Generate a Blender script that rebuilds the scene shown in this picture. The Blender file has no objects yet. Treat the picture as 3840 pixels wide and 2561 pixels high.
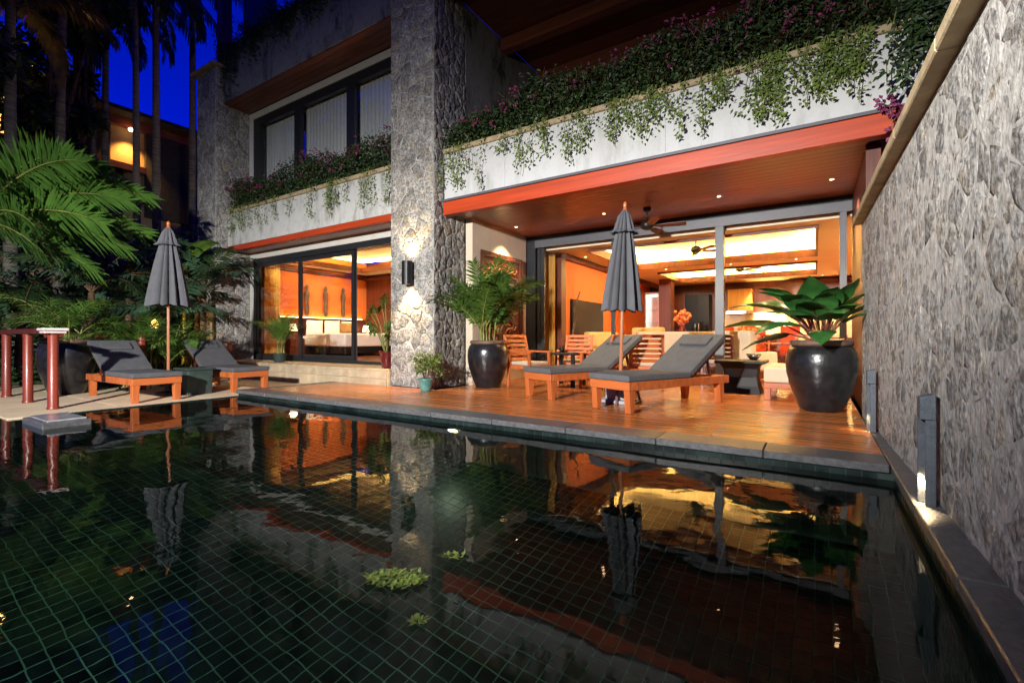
import bpy, bmesh, math, random
from mathutils import Vector, Matrix
R = math.radians
PI = math.pi
scene = bpy.context.scene
col = scene.collection

# ------------------------------------------------------------------ camera, sky, flash, exposure
cam_d = bpy.data.cameras.new('camera')
cam = bpy.data.objects.new('camera', cam_d)
col.objects.link(cam)
cam.location = (0, 0, 0.9)
cam.rotation_euler = (R(90), 0, R(32.8))
cam_d.sensor_width = 36
cam_d.lens = 16.54
cam_d.shift_y = -0.0038
cam_d.clip_start = 0.05
cam_d.clip_end = 800
scene.camera = cam

world = bpy.data.worlds.new('World')
scene.world = world
world.use_nodes = True
wn = world.node_tree.nodes
wl = world.node_tree.links
bg = wn['Background']
sky = wn.new('ShaderNodeTexSky')
sky.sky_type = 'NISHITA'
sky.sun_disc = False
sky.sun_elevation = R(-2)
sky.sun_rotation = R(-67)
tint = wn.new('ShaderNodeMix')
tint.data_type = 'RGBA'
tint.blend_type = 'MULTIPLY'
tint.inputs[0].default_value = 1.0
tint.inputs[7].default_value = (0.0, 0.10, 6.0, 1)      # deep blue cast of the camera's dusk sky
bw = wn.new('ShaderNodeRGBToBW')
wl.new(sky.outputs[0], bw.inputs[0])
wl.new(bw.outputs[0], tint.inputs[6])
wl.new(tint.outputs[2], bg.inputs[0])
bg.inputs[1].default_value = 0.115

fl_d = bpy.data.lights.new('flash', 'SPOT')
fl_d.energy = 3200
fl_d.color = (1.0, 0.97, 0.93)
fl_d.spot_size = R(160)
fl_d.spot_blend = 0.62
fl_d.shadow_soft_size = 0.12
flash = bpy.data.objects.new('flash', fl_d)
col.objects.link(flash)
flash.location = (-2.5, -4.0, 3.2)
_dir = Vector((-7.4, 6.4, 1.15)) - flash.location
flash.rotation_euler = _dir.to_track_quat('-Z', 'Y').to_euler()
flash.scale = (1.0, 0.14, 1.0)

vs = scene.view_settings
vs.view_transform = 'Standard'
vs.look = 'None'
vs.exposure = 1.5
vs.gamma = 1.0
vs.use_curve_mapping = False
cy = scene.cycles
cy.max_bounces = 9
cy.diffuse_bounces = 4
cy.glossy_bounces = 4
cy.transmission_bounces = 8
cy.transparent_max_bounces = 12
cy.caustics_reflective = False
cy.caustics_refractive = False
cy.sample_clamp_indirect = 6.0
cy.use_denoising = True
cy.use_light_tree = True

# ------------------------------------------------------------------ helpers
def wmat(o):
    m = o.matrix_basis.copy()
    while o.parent:
        o = o.parent
        m = o.matrix_basis @ m
    return m

class MB:
    def __init__(s):
        s.v = []; s.f = []
    def quad(s, a, b, c, d):
        i = len(s.v); s.v += [a, b, c, d]; s.f.append((i, i+1, i+2, i+3)); return s
    def tri(s, a, b, c):
        i = len(s.v); s.v += [a, b, c]; s.f.append((i, i+1, i+2)); return s
    def box(s, x0, x1, y0, y1, z0, z1):
        i = len(s.v)
        s.v += [(x0,y0,z0),(x1,y0,z0),(x1,y1,z0),(x0,y1,z0),(x0,y0,z1),(x1,y0,z1),(x1,y1,z1),(x0,y1,z1)]
        s.f += [(i,i+3,i+2,i+1),(i+4,i+5,i+6,i+7),(i,i+1,i+5,i+4),(i+1,i+2,i+6,i+5),(i+2,i+3,i+7,i+6),(i+3,i,i+4,i+7)]
        return s
    def bar(s, p0, p1, w, h, up=(0,0,1)):
        p0 = Vector(p0); p1 = Vector(p1); t = (p1-p0).normalized(); up = Vector(up)
        if abs(t.dot(up)) > 0.98: up = Vector((1,0,0))
        a = t.cross(up).normalized(); b = a.cross(t).normalized()
        i = len(s.v)
        for p in (p0, p1):
            for (ca, cb) in ((-1,-1),(1,-1),(1,1),(-1,1)):
                s.v.append(tuple(p + a*(ca*w/2) + b*(cb*h/2)))
        s.f += [(i,i+1,i+2,i+3),(i+7,i+6,i+5,i+4),(i,i+4,i+5,i+1),(i+1,i+5,i+6,i+2),(i+2,i+6,i+7,i+3),(i+3,i+7,i+4,i)]
        return s
    def prism(s, pts, axis, a0, a1):
        """pts: 2D outline; axis: 'x','y','z' extrusion axis"""
        n = len(pts); i = len(s.v)
        for a in (a0, a1):
            for (p, q) in pts:
                s.v.append({'x': (a,p,q), 'y': (p,a,q), 'z': (p,q,a)}[axis])
        s.f.append(tuple(range(i, i+n))); s.f.append(tuple(range(i+2*n-1, i+n-1, -1)))
        for k in range(n):
            k2 = (k+1) % n
            s.f.append((i+k, i+n+k, i+n+k2, i+k2))
        return s
    def tube(s, pts, rad, n=8, cap=True):
        pts = [Vector(p) for p in pts]
        if not isinstance(rad, (list, tuple)): rad = [rad]*len(pts)
        base = len(s.v); up = Vector((0.03,0.05,1))
        for k, p in enumerate(pts):
            t = (pts[min(k+1,len(pts)-1)] - pts[max(k-1,0)])
            t = t.normalized() if t.length > 1e-9 else Vector((0,0,1))
            u = up if abs(t.dot(up.normalized())) < 0.95 else Vector((1,0.02,0))
            a = t.cross(u).normalized(); b = a.cross(t).normalized()
            for j in range(n):
                an = 2*PI*j/n
                s.v.append(tuple(p + (a*math.cos(an) + b*math.sin(an))*rad[k]))
        for k in range(len(pts)-1):
            for j in range(n):
                j2 = (j+1) % n
                s.f.append((base+k*n+j, base+k*n+j2, base+(k+1)*n+j2, base+(k+1)*n+j))
        if cap:
            s.f.append(tuple(base+j for j in range(n))); e = base+(len(pts)-1)*n
            s.f.append(tuple(e+j for j in reversed(range(n))))
        return s
    def lathe(s, prof, n=32, c=(0,0,0), fn=None):
        base = len(s.v)
        for (r, z) in prof:
            for j in range(n):
                an = 2*PI*j/n
                rr = r if fn is None else fn(r, z, an)
                s.v.append((c[0]+rr*math.cos(an), c[1]+rr*math.sin(an), c[2]+z))
        for k in range(len(prof)-1):
            for j in range(n):
                j2 = (j+1) % n
                s.f.append((base+k*n+j, base+k*n+j2, base+(k+1)*n+j2, base+(k+1)*n+j))
        return s
    def ball(s, c, r, n=10, m=6, sc=(1,1,1)):
        prof = [(max(1e-4, math.sin(PI*k/m))*r, -math.cos(PI*k/m)*r) for k in range(m+1)]
        b = len(s.v)
        s.lathe(prof, n)
        for q in range(b, len(s.v)):
            x, y, z = s.v[q]; s.v[q] = (c[0]+x*sc[0], c[1]+y*sc[1], c[2]+z*sc[2])
        return s
    def leaf(s, p, d, up, L, W, bend=0.15):
        d = d.normalized(); sd = d.cross(up)
        sd = sd.normalized() if sd.length > 1e-4 else Vector((1,0,0))
        n = sd.cross(d)
        m = p + d*(L*0.45); t = p + d*L - n*(L*bend)
        s.v += [tuple(p), tuple(m + sd*(W/2) + n*(W*.12)), tuple(t), tuple(m - sd*(W/2) + n*(W*.12))]
        i = len(s.v)-4
        s.f += [(i, i+1, i+2), (i, i+2, i+3)]
        return s
    def strip(s, p, d, up, L, W, droop):
        """a long narrow leaflet of three segments"""
        d = d.normalized(); sd = d.cross(up)
        sd = sd.normalized() if sd.length > 1e-4 else Vector((1,0,0))
        i = len(s.v); q = p.copy(); dd = d.copy()
        for k, w in enumerate((0.35, 1.0, 0.75)):
            s.v += [tuple(q + sd*(W*w/2)), tuple(q - sd*(W*w/2))]
            dd = (dd + Vector((0,0,-droop))).normalized()
            q = q + dd*(L/3)
        s.v.append(tuple(q))
        s.f += [(i,i+1,i+3,i+2), (i+2,i+3,i+5,i+4), (i+4,i+5,i+6)]
        return s
    def build(s, name, m, parent=None, world=False, smooth=False, bevel=0.0, seg=1):
        me = bpy.data.meshes.new(name)
        vv = s.v
        if parent is not None and world:
            inv = wmat(parent).inverted()
            vv = [tuple(inv @ Vector(p)) for p in vv]
        me.from_pydata(vv, [], s.f)
        if bevel > 0:
            bm = bmesh.new(); bm.from_mesh(me)
            bmesh.ops.remove_doubles(bm, verts=bm.verts, dist=1e-5)
            bmesh.ops.recalc_face_normals(bm, faces=bm.faces)
            es = [e for e in bm.edges if len(e.link_faces) == 2 and e.calc_face_angle(0) > 0.5]
            bmesh.ops.bevel(bm, geom=es, offset=bevel, segments=seg, profile=0.6, affect='EDGES')
            bm.to_mesh(me); bm.free()
        if smooth:
            me.polygons.foreach_set('use_smooth', [True]*len(me.polygons))
        if m is not None: me.materials.append(m)
        me.update()
        o = bpy.data.objects.new(name, me)
        col.objects.link(o)
        if parent is not None: o.parent = parent
        return o

def tag(o, label=None, cat=None, group=None, kind=None):
    if label: o['label'] = label
    if cat: o['category'] = cat
    if group: o['group'] = group
    if kind: o['kind'] = kind
    return o
def thing(name, label, cat, loc=(0,0,0), rz=0.0, group=None):
    o = bpy.data.objects.new(name, None)
    o.empty_display_size = 0.2
    col.objects.link(o); o.location = loc; o.rotation_euler = (0,0,rz)
    return tag(o, label, cat, group)
def structure(name, loc=(0,0,0)):
    o = bpy.data.objects.new(name, None)
    col.objects.link(o); o.location = loc; o['kind'] = 'structure'
    return o
def share(name, me, parent, loc=(0,0,0), rot=(0,0,0), scale=(1,1,1)):
    o = bpy.data.objects.new(name, me); col.objects.link(o); o.parent = parent
    o.location = loc; o.rotation_euler = rot; o.scale = scale
    return o
def copy_tree(o, parent=None):
    c = o.copy(); col.objects.link(c)
    if parent is not None: c.parent = parent
    for ch in [k for k in bpy.data.objects if k.parent is o]:
        copy_tree(ch, c)
    return c

# ------------------------------------------------------------------ materials
def new_mat(name):
    m = bpy.data.materials.new(name); m.use_nodes = True
    nt = m.node_tree
    return m, nt.nodes, nt.links, nt.nodes['Principled BSDF']
def flat(name, c, rough=0.6, var=0.25, scale=8.0, bump=0.0, bscale=40.0, metal=0.0, spec=0.5, rnd=0.0, coat=0.0, trans=0.0, stretch=(1,1,1)):
    m, n, l, b = new_mat(name)
    tc = n.new('ShaderNodeTexCoord'); mp = n.new('ShaderNodeMapping'); mp.inputs[3].default_value = stretch
    l.new(tc.outputs['Object'], mp.inputs[0])
    nz = n.new('ShaderNodeTexNoise'); nz.inputs['Scale'].default_value = scale; nz.inputs['Detail'].default_value = 5
    l.new(mp.outputs[0], nz.inputs['Vector'])
    cr = n.new('ShaderNodeValToRGB')
    cr.color_ramp.elements[0].position = 0.3; cr.color_ramp.elements[1].position = 0.72
    cr.color_ramp.elements[0].color = tuple(x*(1-var) for x in c)+(1,)
    cr.color_ramp.elements[1].color = tuple(min(1, x*(1+var)) for x in c)+(1,)
    l.new(nz.outputs[0], cr.inputs[0])
    out = cr.outputs[0]
    if rnd > 0:
        oi = n.new('ShaderNodeObjectInfo'); hs = n.new('ShaderNodeHueSaturation')
        mr = n.new('ShaderNodeMapRange'); mr.inputs[3].default_value = 1-rnd; mr.inputs[4].default_value = 1+rnd
        l.new(oi.outputs['Random'], mr.inputs[0]); l.new(mr.outputs[0], hs.inputs['Value']); l.new(out, hs.inputs['Color'])
        out = hs.outputs[0]
    l.new(out, b.inputs['Base Color'])
    b.inputs['Roughness'].default_value = rough; b.inputs['Metallic'].default_value = metal
    b.inputs['Specular IOR Level'].default_value = spec
    b.inputs['Coat Weight'].default_value = coat; b.inputs['Coat Roughness'].default_value = 0.12
    if bump > 0:
        n2 = n.new('ShaderNodeTexNoise'); n2.inputs['Scale'].default_value = bscale; n2.inputs['Detail'].default_value = 4
        l.new(mp.outputs[0], n2.inputs['Vector'])
        bp = n.new('ShaderNodeBump'); bp.inputs['Strength'].default_value = bump; bp.inputs['Distance'].default_value = 0.01
        l.new(n2.outputs[0], bp.inputs['Height']); l.new(bp.outputs[0], b.inputs['Normal'])
    if trans > 0:
        tr = n.new('ShaderNodeBsdfTranslucent'); l.new(out, tr.inputs[0])
        mx = n.new('ShaderNodeMixShader'); mx.inputs[0].default_value = trans
        l.new(b.outputs[0], mx.inputs[1]); l.new(tr.outputs[0], mx.inputs[2])
        l.new(mx.outputs[0], n['Material Output'].inputs[0])
    return m
def wood(name, c, rough=0.35, axis=0, var=0.35, rnd=0.15, coat=0.0, scale=6.0):
    st = [14.0, 14.0, 14.0]; st[axis] = 0.9
    return flat(name, c, rough=rough, var=var, scale=scale/6, bump=0.12, bscale=4, rnd=rnd, coat=coat, stretch=tuple(st))
def stone(name, c1, c2, c3, grain=60, bump=0.8, rough=0.85, bs=14):
    m, n, l, b = new_mat(name)
    tc = n.new('ShaderNodeTexCoord'); oi = n.new('ShaderNodeObjectInfo')
    ad = n.new('ShaderNodeVectorMath'); ad.operation = 'ADD'
    sc_ = n.new('ShaderNodeVectorMath'); sc_.operation = 'SCALE'; sc_.inputs[3].default_value = 37.0
    cb = n.new('ShaderNodeCombineXYZ')
    for k in range(3): l.new(oi.outputs['Random'], cb.inputs[k])
    l.new(cb.outputs[0], sc_.inputs[0]); l.new(tc.outputs['Object'], ad.inputs[0]); l.new(sc_.outputs[0], ad.inputs[1])
    n1 = n.new('ShaderNodeTexNoise'); n1.inputs['Scale'].default_value = 5.5; n1.inputs['Detail'].default_value = 6; n1.inputs['Roughness'].default_value = 0.65
    n2 = n.new('ShaderNodeTexNoise'); n2.inputs['Scale'].default_value = grain; n2.inputs['Detail'].default_value = 4
    n3 = n.new('ShaderNodeTexNoise'); n3.inputs['Scale'].default_value = 2.6; n3.inputs['Detail'].default_value = 5
    for q in (n1, n2, n3): l.new(ad.outputs[0], q.inputs['Vector'])
    cr = n.new('ShaderNodeValToRGB')
    cr.color_ramp.elements[0].position = 0.33; cr.color_ramp.elements[1].position = 0.66
    cr.color_ramp.elements[0].color = c1+(1,); cr.color_ramp.elements[1].color = c2+(1,)
    l.new(n1.outputs[0], cr.inputs[0])
    r3 = n.new('ShaderNodeValToRGB'); r3.color_ramp.elements[0].position = 0.52; r3.color_ramp.elements[1].position = 0.72
    r3.color_ramp.elements[0].color = (0,0,0,1); r3.color_ramp.elements[1].color = (.75,.75,.75,1)
    l.new(n3.outputs[0], r3.inputs[0])
    mx = n.new('ShaderNodeMix'); mx.data_type = 'RGBA'; mx.inputs[7].default_value = c3+(1,)
    l.new(r3.outputs[0], mx.inputs[0]); l.new(cr.outputs[0], mx.inputs[6])
    r2 = n.new('ShaderNodeValToRGB'); r2.color_ramp.elements[0].position = 0.36; r2.color_ramp.elements[1].position = 0.62
    r2.color_ramp.elements[0].color = (.42,.42,.42,1); r2.color_ramp.elements[1].color = (1.12,1.12,1.12,1)
    l.new(n2.outputs[0], r2.inputs[0])
    mu = n.new('ShaderNodeMix'); mu.data_type = 'RGBA'; mu.blend_type = 'MULTIPLY'; mu.inputs[0].default_value = 1
    l.new(mx.outputs[2], mu.inputs[6]); l.new(r2.outputs[0], mu.inputs[7])
    hs = n.new('ShaderNodeHueSaturation'); mr = n.new('ShaderNodeMapRange'); mr.inputs[3].default_value = .70; mr.inputs[4].default_value = 1.22
    l.new(oi.outputs['Random'], mr.inputs[0]); l.new(mr.outputs[0], hs.inputs['Value']); l.new(mu.outputs[2], hs.inputs['Color'])
    l.new(hs.outputs[0], b.inputs['Base Color'])
    b.inputs['Roughness'].default_value = rough; b.inputs['Specular IOR Level'].default_value = 0.3
    n4 = n.new('ShaderNodeTexNoise'); n4.inputs['Scale'].default_value = bs; n4.inputs['Detail'].default_value = 8; n4.inputs['Roughness'].default_value = 0.6
    l.new(ad.outputs[0], n4.inputs['Vector'])
    bp = n.new('ShaderNodeBump'); bp.inputs['Strength'].default_value = bump; bp.inputs['Distance'].default_value = 0.035
    ma = n.new('ShaderNodeMath'); ma.operation = 'MULTIPLY_ADD'; ma.inputs[1].default_value = .28
    l.new(n2.outputs[0], ma.inputs[0]); l.new(n4.outputs[0], ma.inputs[2]); l.new(ma.outputs[0], bp.inputs['Height']); l.new(bp.outputs[0], b.inputs['Normal'])
    return m
def emit(name, c, s):
    m, n, l, b = new_mat(name)
    b.inputs['Base Color'].default_value = (.8,.8,.8,1)
    b.inputs['Emission Color'].default_value = c+(1,); b.inputs['Emission Strength'].default_value = s
    return m
def glass(name, tintc=(1,1,1), refl=1.0):
    m, n, l, b = new_mat(name)
    n.remove(b)
    t = n.new('ShaderNodeBsdfTransparent'); t.inputs[0].default_value = tintc+(1,)
    g = n.new('ShaderNodeBsdfGlossy'); g.inputs['Roughness'].default_value = 0.02
    f = n.new('ShaderNodeFresnel'); f.inputs[0].default_value = 1.45
    mm = n.new('ShaderNodeMath'); mm.operation = 'MULTIPLY'; mm.inputs[1].default_value = refl
    mx = n.new('ShaderNodeMixShader')
    l.new(f.outputs[0], mm.inputs[0]); l.new(mm.outputs[0], mx.inputs[0]); l.new(t.outputs[0], mx.inputs[1]); l.new(g.outputs[0], mx.inputs[2])
    l.new(mx.outputs[0], n['Material Output'].inputs[0])
    return m

M = {}
M['wall_stone'] = stone('granite rubble', (.235,.228,.21), (.47,.46,.43), (.38,.31,.21), grain=30, bump=.7, bs=22)
M['col_stone'] = stone('column stone', (.21,.205,.19), (.46,.445,.41), (.37,.30,.20), grain=30, bump=.9, bs=16)
M['side_stone'] = stone('rough stacked stone', (.20,.19,.175), (.42,.40,.365), (.33,.27,.19), grain=36, bump=.9, bs=10)
M['mortar'] = flat('mortar', (.37,.36,.33), .95, .4, 14, .9, 40)
M['tan_stone'] = flat('tan sandstone', (.50,.40,.26), .75, .22, 5, .25, 60, rnd=.08)
M['pave'] = flat('cream pavement stone', (.74,.60,.40), .6, .10, 6, .1, 60, rnd=.04)
M['coping'] = flat('tan coping stone', (.40,.31,.18), .8, .25, 7, .4, 50, rnd=.06)
M['render_white'] = flat('white render', (.72,.72,.70), .8, .07, 2.2, .15, 70)
M['render_stain'] = flat('stained white render', (.52,.52,.49), .85, .34, 2.0, .2, 60, stretch=(2.2,2.2,.55))
M['render_dark'] = flat('weathered grey render', (.16,.155,.14), .9, .75, 2.6, .3, 40, stretch=(3,3,.45))
M['cream'] = flat('cream plaster', (.62,.52,.40), .8, .06, 3)
M['red_beam'] = wood('varnished red beam', (.42,.048,.010), .42, 0, .22, .03, .0)
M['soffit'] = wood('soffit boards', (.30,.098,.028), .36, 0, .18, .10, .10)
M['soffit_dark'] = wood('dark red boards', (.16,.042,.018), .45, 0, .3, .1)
M['deck'] = wood('deck boards', (.42,.135,.034), .27, 0, .26, .15, .15)
M['teak'] = wood('orange teak', (.46,.118,.03), .4, 0, .25, .06, .1)
M['teak_y'] = wood('orange teak upright', (.46,.118,.03), .4, 2, .25, .06, .1)
M['dark_wood'] = wood('dark red wood', (.10,.020,.009), .42, 2, .3, .05, .05)
M['mahog'] = wood('mahogany', (.105,.021,.008), .5, 2, .35, .08, .0)
M['post_red'] = wood('red timber post', (.19,.030,.016), .38, 2, .4, .08, .1)
M['granite'] = flat('dark granite coping', (.10,.102,.105), .35, .35, 30, .25, 90, rnd=.1)
M['black_tile'] = flat('black pool tile', (.009,.016,.015), .3, .7, 5, rnd=.8, spec=.25)
M['grout'] = flat('pale green grout', (.17,.36,.29), .8, .6, 1.6)
M['grout_dark'] = flat('dark grout', (.02,.035,.03), .8, .4, 5)
M['alum'] = flat('grey aluminium', (.085,.09,.105), .45, .06, 6)
M['dark_frame'] = flat('charcoal window frame', (.028,.03,.035), .4, .1, 6, metal=.3)
M['white_frame'] = flat('off white frame', (.62,.60,.55), .6, .06, 5)
M['glass'] = glass('window glass', (1,1,1), .22)
M['glass_dark'] = glass('smoky balustrade glass', (.75,.8,.9), 1.0)
M['curtain_pale'] = flat('pale grey curtain', (.50,.54,.51), .9, .06, 3, stretch=(1,1,.1))
M['curtain_gold'] = flat('golden curtain', (.66,.38,.08), .85, .18, 4, .1, 30, stretch=(6,6,.3), trans=.45)
M['linen'] = flat('white linen', (.80,.77,.71), .9, .04, 6, .15, 120)
M['orange_wall'] = flat('orange plaster', (.74,.185,.034), .75, .05, 2)
M['ceiling'] = flat('warm white ceiling', (.74,.66,.48), .75, .04, 2)
M['int_floor'] = wood('interior floor', (.30,.10,.035), .25, 0, .25, .1, .3)
M['cushion'] = flat('charcoal canvas', (.085,.088,.095), .85, .12, 10, .25, 350)
M['canvas'] = flat('grey umbrella canvas', (.095,.098,.108), .9, .1, 7, .2, 300)
M['white_cloth'] = flat('white upholstery', (.60,.51,.36), .9, .06, 6, .2, 200)
M['yellow_cloth'] = flat('yellow upholstery', (.66,.47,.16), .9, .1, 6, .2, 200)
M['cream_cushion'] = flat('cream seat pad', (.48,.40,.30), .9, .08, 6, .2, 200)
M['tan_cloth'] = flat('tan pillow', (.45,.33,.20), .9, .12, 9, .2, 200)
M['brown_cloth'] = flat('brown cushion', (.30,.15,.045), .85, .2, 9, .2, 150)
M['black_glaze'] = flat('black glazed clay', (.013,.013,.015), .28, .5, 9, .3, 26, coat=.25)
M['pot_rim'] = flat('brown clay rim', (.13,.075,.05), .6, .3, 12, .2, 60)
M['teal_glaze'] = flat('teal glaze', (.09,.24,.22), .3, .3, 12, coat=.3)
M['red_glaze'] = flat('dark red glaze', (.10,.008,.012), .22, .3, 9, coat=.4)
M['green_box'] = flat('dark green planter', (.028,.05,.043), .6, .3, 8)
M['soil'] = flat('dark soil', (.03,.022,.015), .95, .5, 20, .6, 40)
M['metal_black'] = flat('black metal', (.012,.012,.013), .4, .2, 9, metal=.3)
M['slate'] = flat('slate grey metal lamp', (.07,.085,.105), .6, .25, 20, .3, 80)
M['black'] = flat('black lacquer', (.010,.008,.008), .5, .2, 6, spec=.25)
M['screen'] = flat('dark screen glass', (.006,.006,.008), .3, .2, 4, spec=.2)
M['silver'] = flat('brushed silver', (.6,.58,.55), .25, .1, 8, metal=1)
M['white_cap'] = flat('pale stone cap', (.62,.50,.47), .6, .1, 9)
M['chrome_grey'] = flat('umbrella base stone', (.3,.31,.33), .6, .25, 12)
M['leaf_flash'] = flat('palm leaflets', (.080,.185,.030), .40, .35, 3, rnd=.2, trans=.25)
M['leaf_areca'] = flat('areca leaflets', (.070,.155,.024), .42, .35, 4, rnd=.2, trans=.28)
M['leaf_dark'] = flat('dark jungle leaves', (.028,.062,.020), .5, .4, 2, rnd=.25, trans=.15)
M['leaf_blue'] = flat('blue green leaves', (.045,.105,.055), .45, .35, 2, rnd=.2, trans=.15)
M['leaf_lime'] = flat('lime banana leaf', (.16,.29,.045), .45, .3, 5, rnd=.1, trans=.3)
M['leaf_boug'] = flat('bougainvillea leaves', (.036,.068,.016), .5, .55, 5, trans=.2)
M['leaf_trail'] = flat('trailing vine leaves', (.15,.215,.040), .5, .5, 7, trans=.3)
M['leaf_gloss'] = flat('glossy broad leaf', (.042,.150,.032), .34, .5, 4, rnd=.25, trans=.1)
M['glow_fleck'] = flat('green underwater lamp glow', (.50,.78,.15), .5, .6, 26, trans=.25)  # vivid green puts the glow of an underwater lamp into the colour
M['leaf_amber_lit'] = flat('fronds painted amber lit', (.15,.10,.022), .6, .4, 3, rnd=.2, trans=.25)  # yellow colour stands for the house lamp's amber light on the crown
M['petal'] = flat('magenta bracts', (.26,.045,.12), .7, .4, 10, trans=.3)
M['stem_green'] = flat('yellow green stems', (.20,.21,.05), .5, .35, 8, rnd=.15)
M['stem_brown'] = flat('brown stems', (.12,.07,.035), .8, .4, 12, .5, 30)
M['stem_red'] = flat('red leaf stalks', (.20,.06,.04), .5, .3, 10)
M['trunk'] = flat('ringed grey palm trunk', (.13,.12,.095), .9, .55, 4, .8, 9, stretch=(.6,.6,5))
M['house_wall'] = flat('ochre house wall', (.30,.20,.10), .85, .15, 2)
M['roof_dark'] = flat('dark shingle roof', (.025,.022,.02), .9, .3, 6)
M['ground'] = flat('dark ground', (.035,.035,.025), .95, .5, .6, .5, 8)
M['cove'] = emit('cove strip', (1.0, .68, .24), 52)
M['backlight'] = emit('headboard strip', (1.0, .60, .19), 9)
M['bulb'] = emit('warm bulb', (1.0, .66, .34), 22)
M['shade'] = emit('lit lamp shade', (1.0, .76, .42), 3.0)
M['flame'] = emit('lit lantern', (1.0, .56, .10), 5.0)
M['bulb_low'] = emit('recessed bulb', (1.0, .62, .32), 7)
M['lit_window'] = emit('lit window', (1.0, .42, .10), 1.1)
M['pool_lens'] = emit('pool light lens', (1.0, .74, .30), 12)

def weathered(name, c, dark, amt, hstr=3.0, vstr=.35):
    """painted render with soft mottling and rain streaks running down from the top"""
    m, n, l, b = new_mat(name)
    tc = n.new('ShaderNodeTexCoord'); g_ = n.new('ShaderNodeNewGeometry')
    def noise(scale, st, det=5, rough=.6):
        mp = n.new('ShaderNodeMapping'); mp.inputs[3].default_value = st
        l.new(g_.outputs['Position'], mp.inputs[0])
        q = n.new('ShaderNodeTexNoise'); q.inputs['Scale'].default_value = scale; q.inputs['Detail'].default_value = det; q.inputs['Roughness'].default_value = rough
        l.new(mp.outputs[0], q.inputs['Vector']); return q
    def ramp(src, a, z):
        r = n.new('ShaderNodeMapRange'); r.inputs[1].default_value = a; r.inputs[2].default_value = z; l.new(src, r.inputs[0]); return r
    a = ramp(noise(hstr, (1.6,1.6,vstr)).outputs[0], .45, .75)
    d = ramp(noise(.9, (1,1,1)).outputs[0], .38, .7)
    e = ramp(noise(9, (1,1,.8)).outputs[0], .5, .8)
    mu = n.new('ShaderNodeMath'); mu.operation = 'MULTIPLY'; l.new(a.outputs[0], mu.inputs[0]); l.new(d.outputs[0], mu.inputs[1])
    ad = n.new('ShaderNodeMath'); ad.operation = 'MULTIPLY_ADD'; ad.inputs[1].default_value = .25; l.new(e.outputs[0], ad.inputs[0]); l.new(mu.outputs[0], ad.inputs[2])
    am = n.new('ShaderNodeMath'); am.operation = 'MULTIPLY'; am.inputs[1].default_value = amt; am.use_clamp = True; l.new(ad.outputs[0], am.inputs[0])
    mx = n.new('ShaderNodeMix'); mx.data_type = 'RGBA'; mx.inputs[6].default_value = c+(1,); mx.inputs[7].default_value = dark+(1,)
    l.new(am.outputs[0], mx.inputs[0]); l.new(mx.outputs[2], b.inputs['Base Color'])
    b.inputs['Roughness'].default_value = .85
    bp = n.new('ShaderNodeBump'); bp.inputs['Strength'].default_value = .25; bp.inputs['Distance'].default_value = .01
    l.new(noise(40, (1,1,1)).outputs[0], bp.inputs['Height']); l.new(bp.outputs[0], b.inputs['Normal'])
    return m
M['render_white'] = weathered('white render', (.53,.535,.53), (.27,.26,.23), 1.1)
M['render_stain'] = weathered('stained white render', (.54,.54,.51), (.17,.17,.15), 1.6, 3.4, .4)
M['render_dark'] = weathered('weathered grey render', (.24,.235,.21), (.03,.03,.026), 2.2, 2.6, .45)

# ------------------------------------------------------------------ stone facing cut as uneven cells
def clip(poly, px, py, nx, ny):
    out = []; n = len(poly)
    for i in range(n):
        a = poly[i]; b = poly[(i+1) % n]
        da = (a[0]-px)*nx + (a[1]-py)*ny; db = (b[0]-px)*nx + (b[1]-py)*ny
        if da <= 0: out.append(a)
        if (da < 0 and db > 0) or (da > 0 and db < 0):
            t = da/(da-db); out.append((a[0]+(b[0]-a[0])*t, a[1]+(b[1]-a[1])*t))
    return out
def cells(W, H, sx, sy, rng, jit=0.5):
    nx = max(1, round(W/sx)); ny = max(1, round(H/sy))
    pts = {}
    for i in range(-1, nx+1):
        for j in range(-1, ny+1):
            o = 0.5 if j % 2 else 0.0
            pts[i, j] = ((i+.5+o*.6-.15+rng.uniform(-jit, jit)), (j+.5+rng.uniform(-jit, jit)))
    res = []
    for (i, j), (px, py) in pts.items():
        poly = [(px-2,py-2),(px+2,py-2),(px+2,py+2),(px-2,py+2)]
        for di in range(-2, 3):
            for dj in range(-2, 3):
                q = pts.get((i+di, j+dj))
                if q is None or (di == 0 and dj == 0): continue
                mx, my = (px+q[0])/2, (py+q[1])/2
                poly = clip(poly, mx, my, q[0]-px, q[1]-py)
                if len(poly) < 3: break
            if len(poly) < 3: break
        for (cx, cy_, nx_, ny_) in ((0,0,-1,0),(nx,0,1,0),(0,0,0,-1),(0,ny,0,1)):
            if len(poly) >= 3: poly = clip(poly, cx, cy_, nx_, ny_)
        if len(poly) < 3: continue
        poly = [(a*W/nx, b*H/ny) for a, b in poly]
        ar = sum(poly[k][0]*poly[(k+1)%len(poly)][1]-poly[(k+1)%len(poly)][0]*poly[k][1] for k in range(len(poly)))/2
        if abs(ar) < 0.004: continue
        res.append(poly)
    return res
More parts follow.
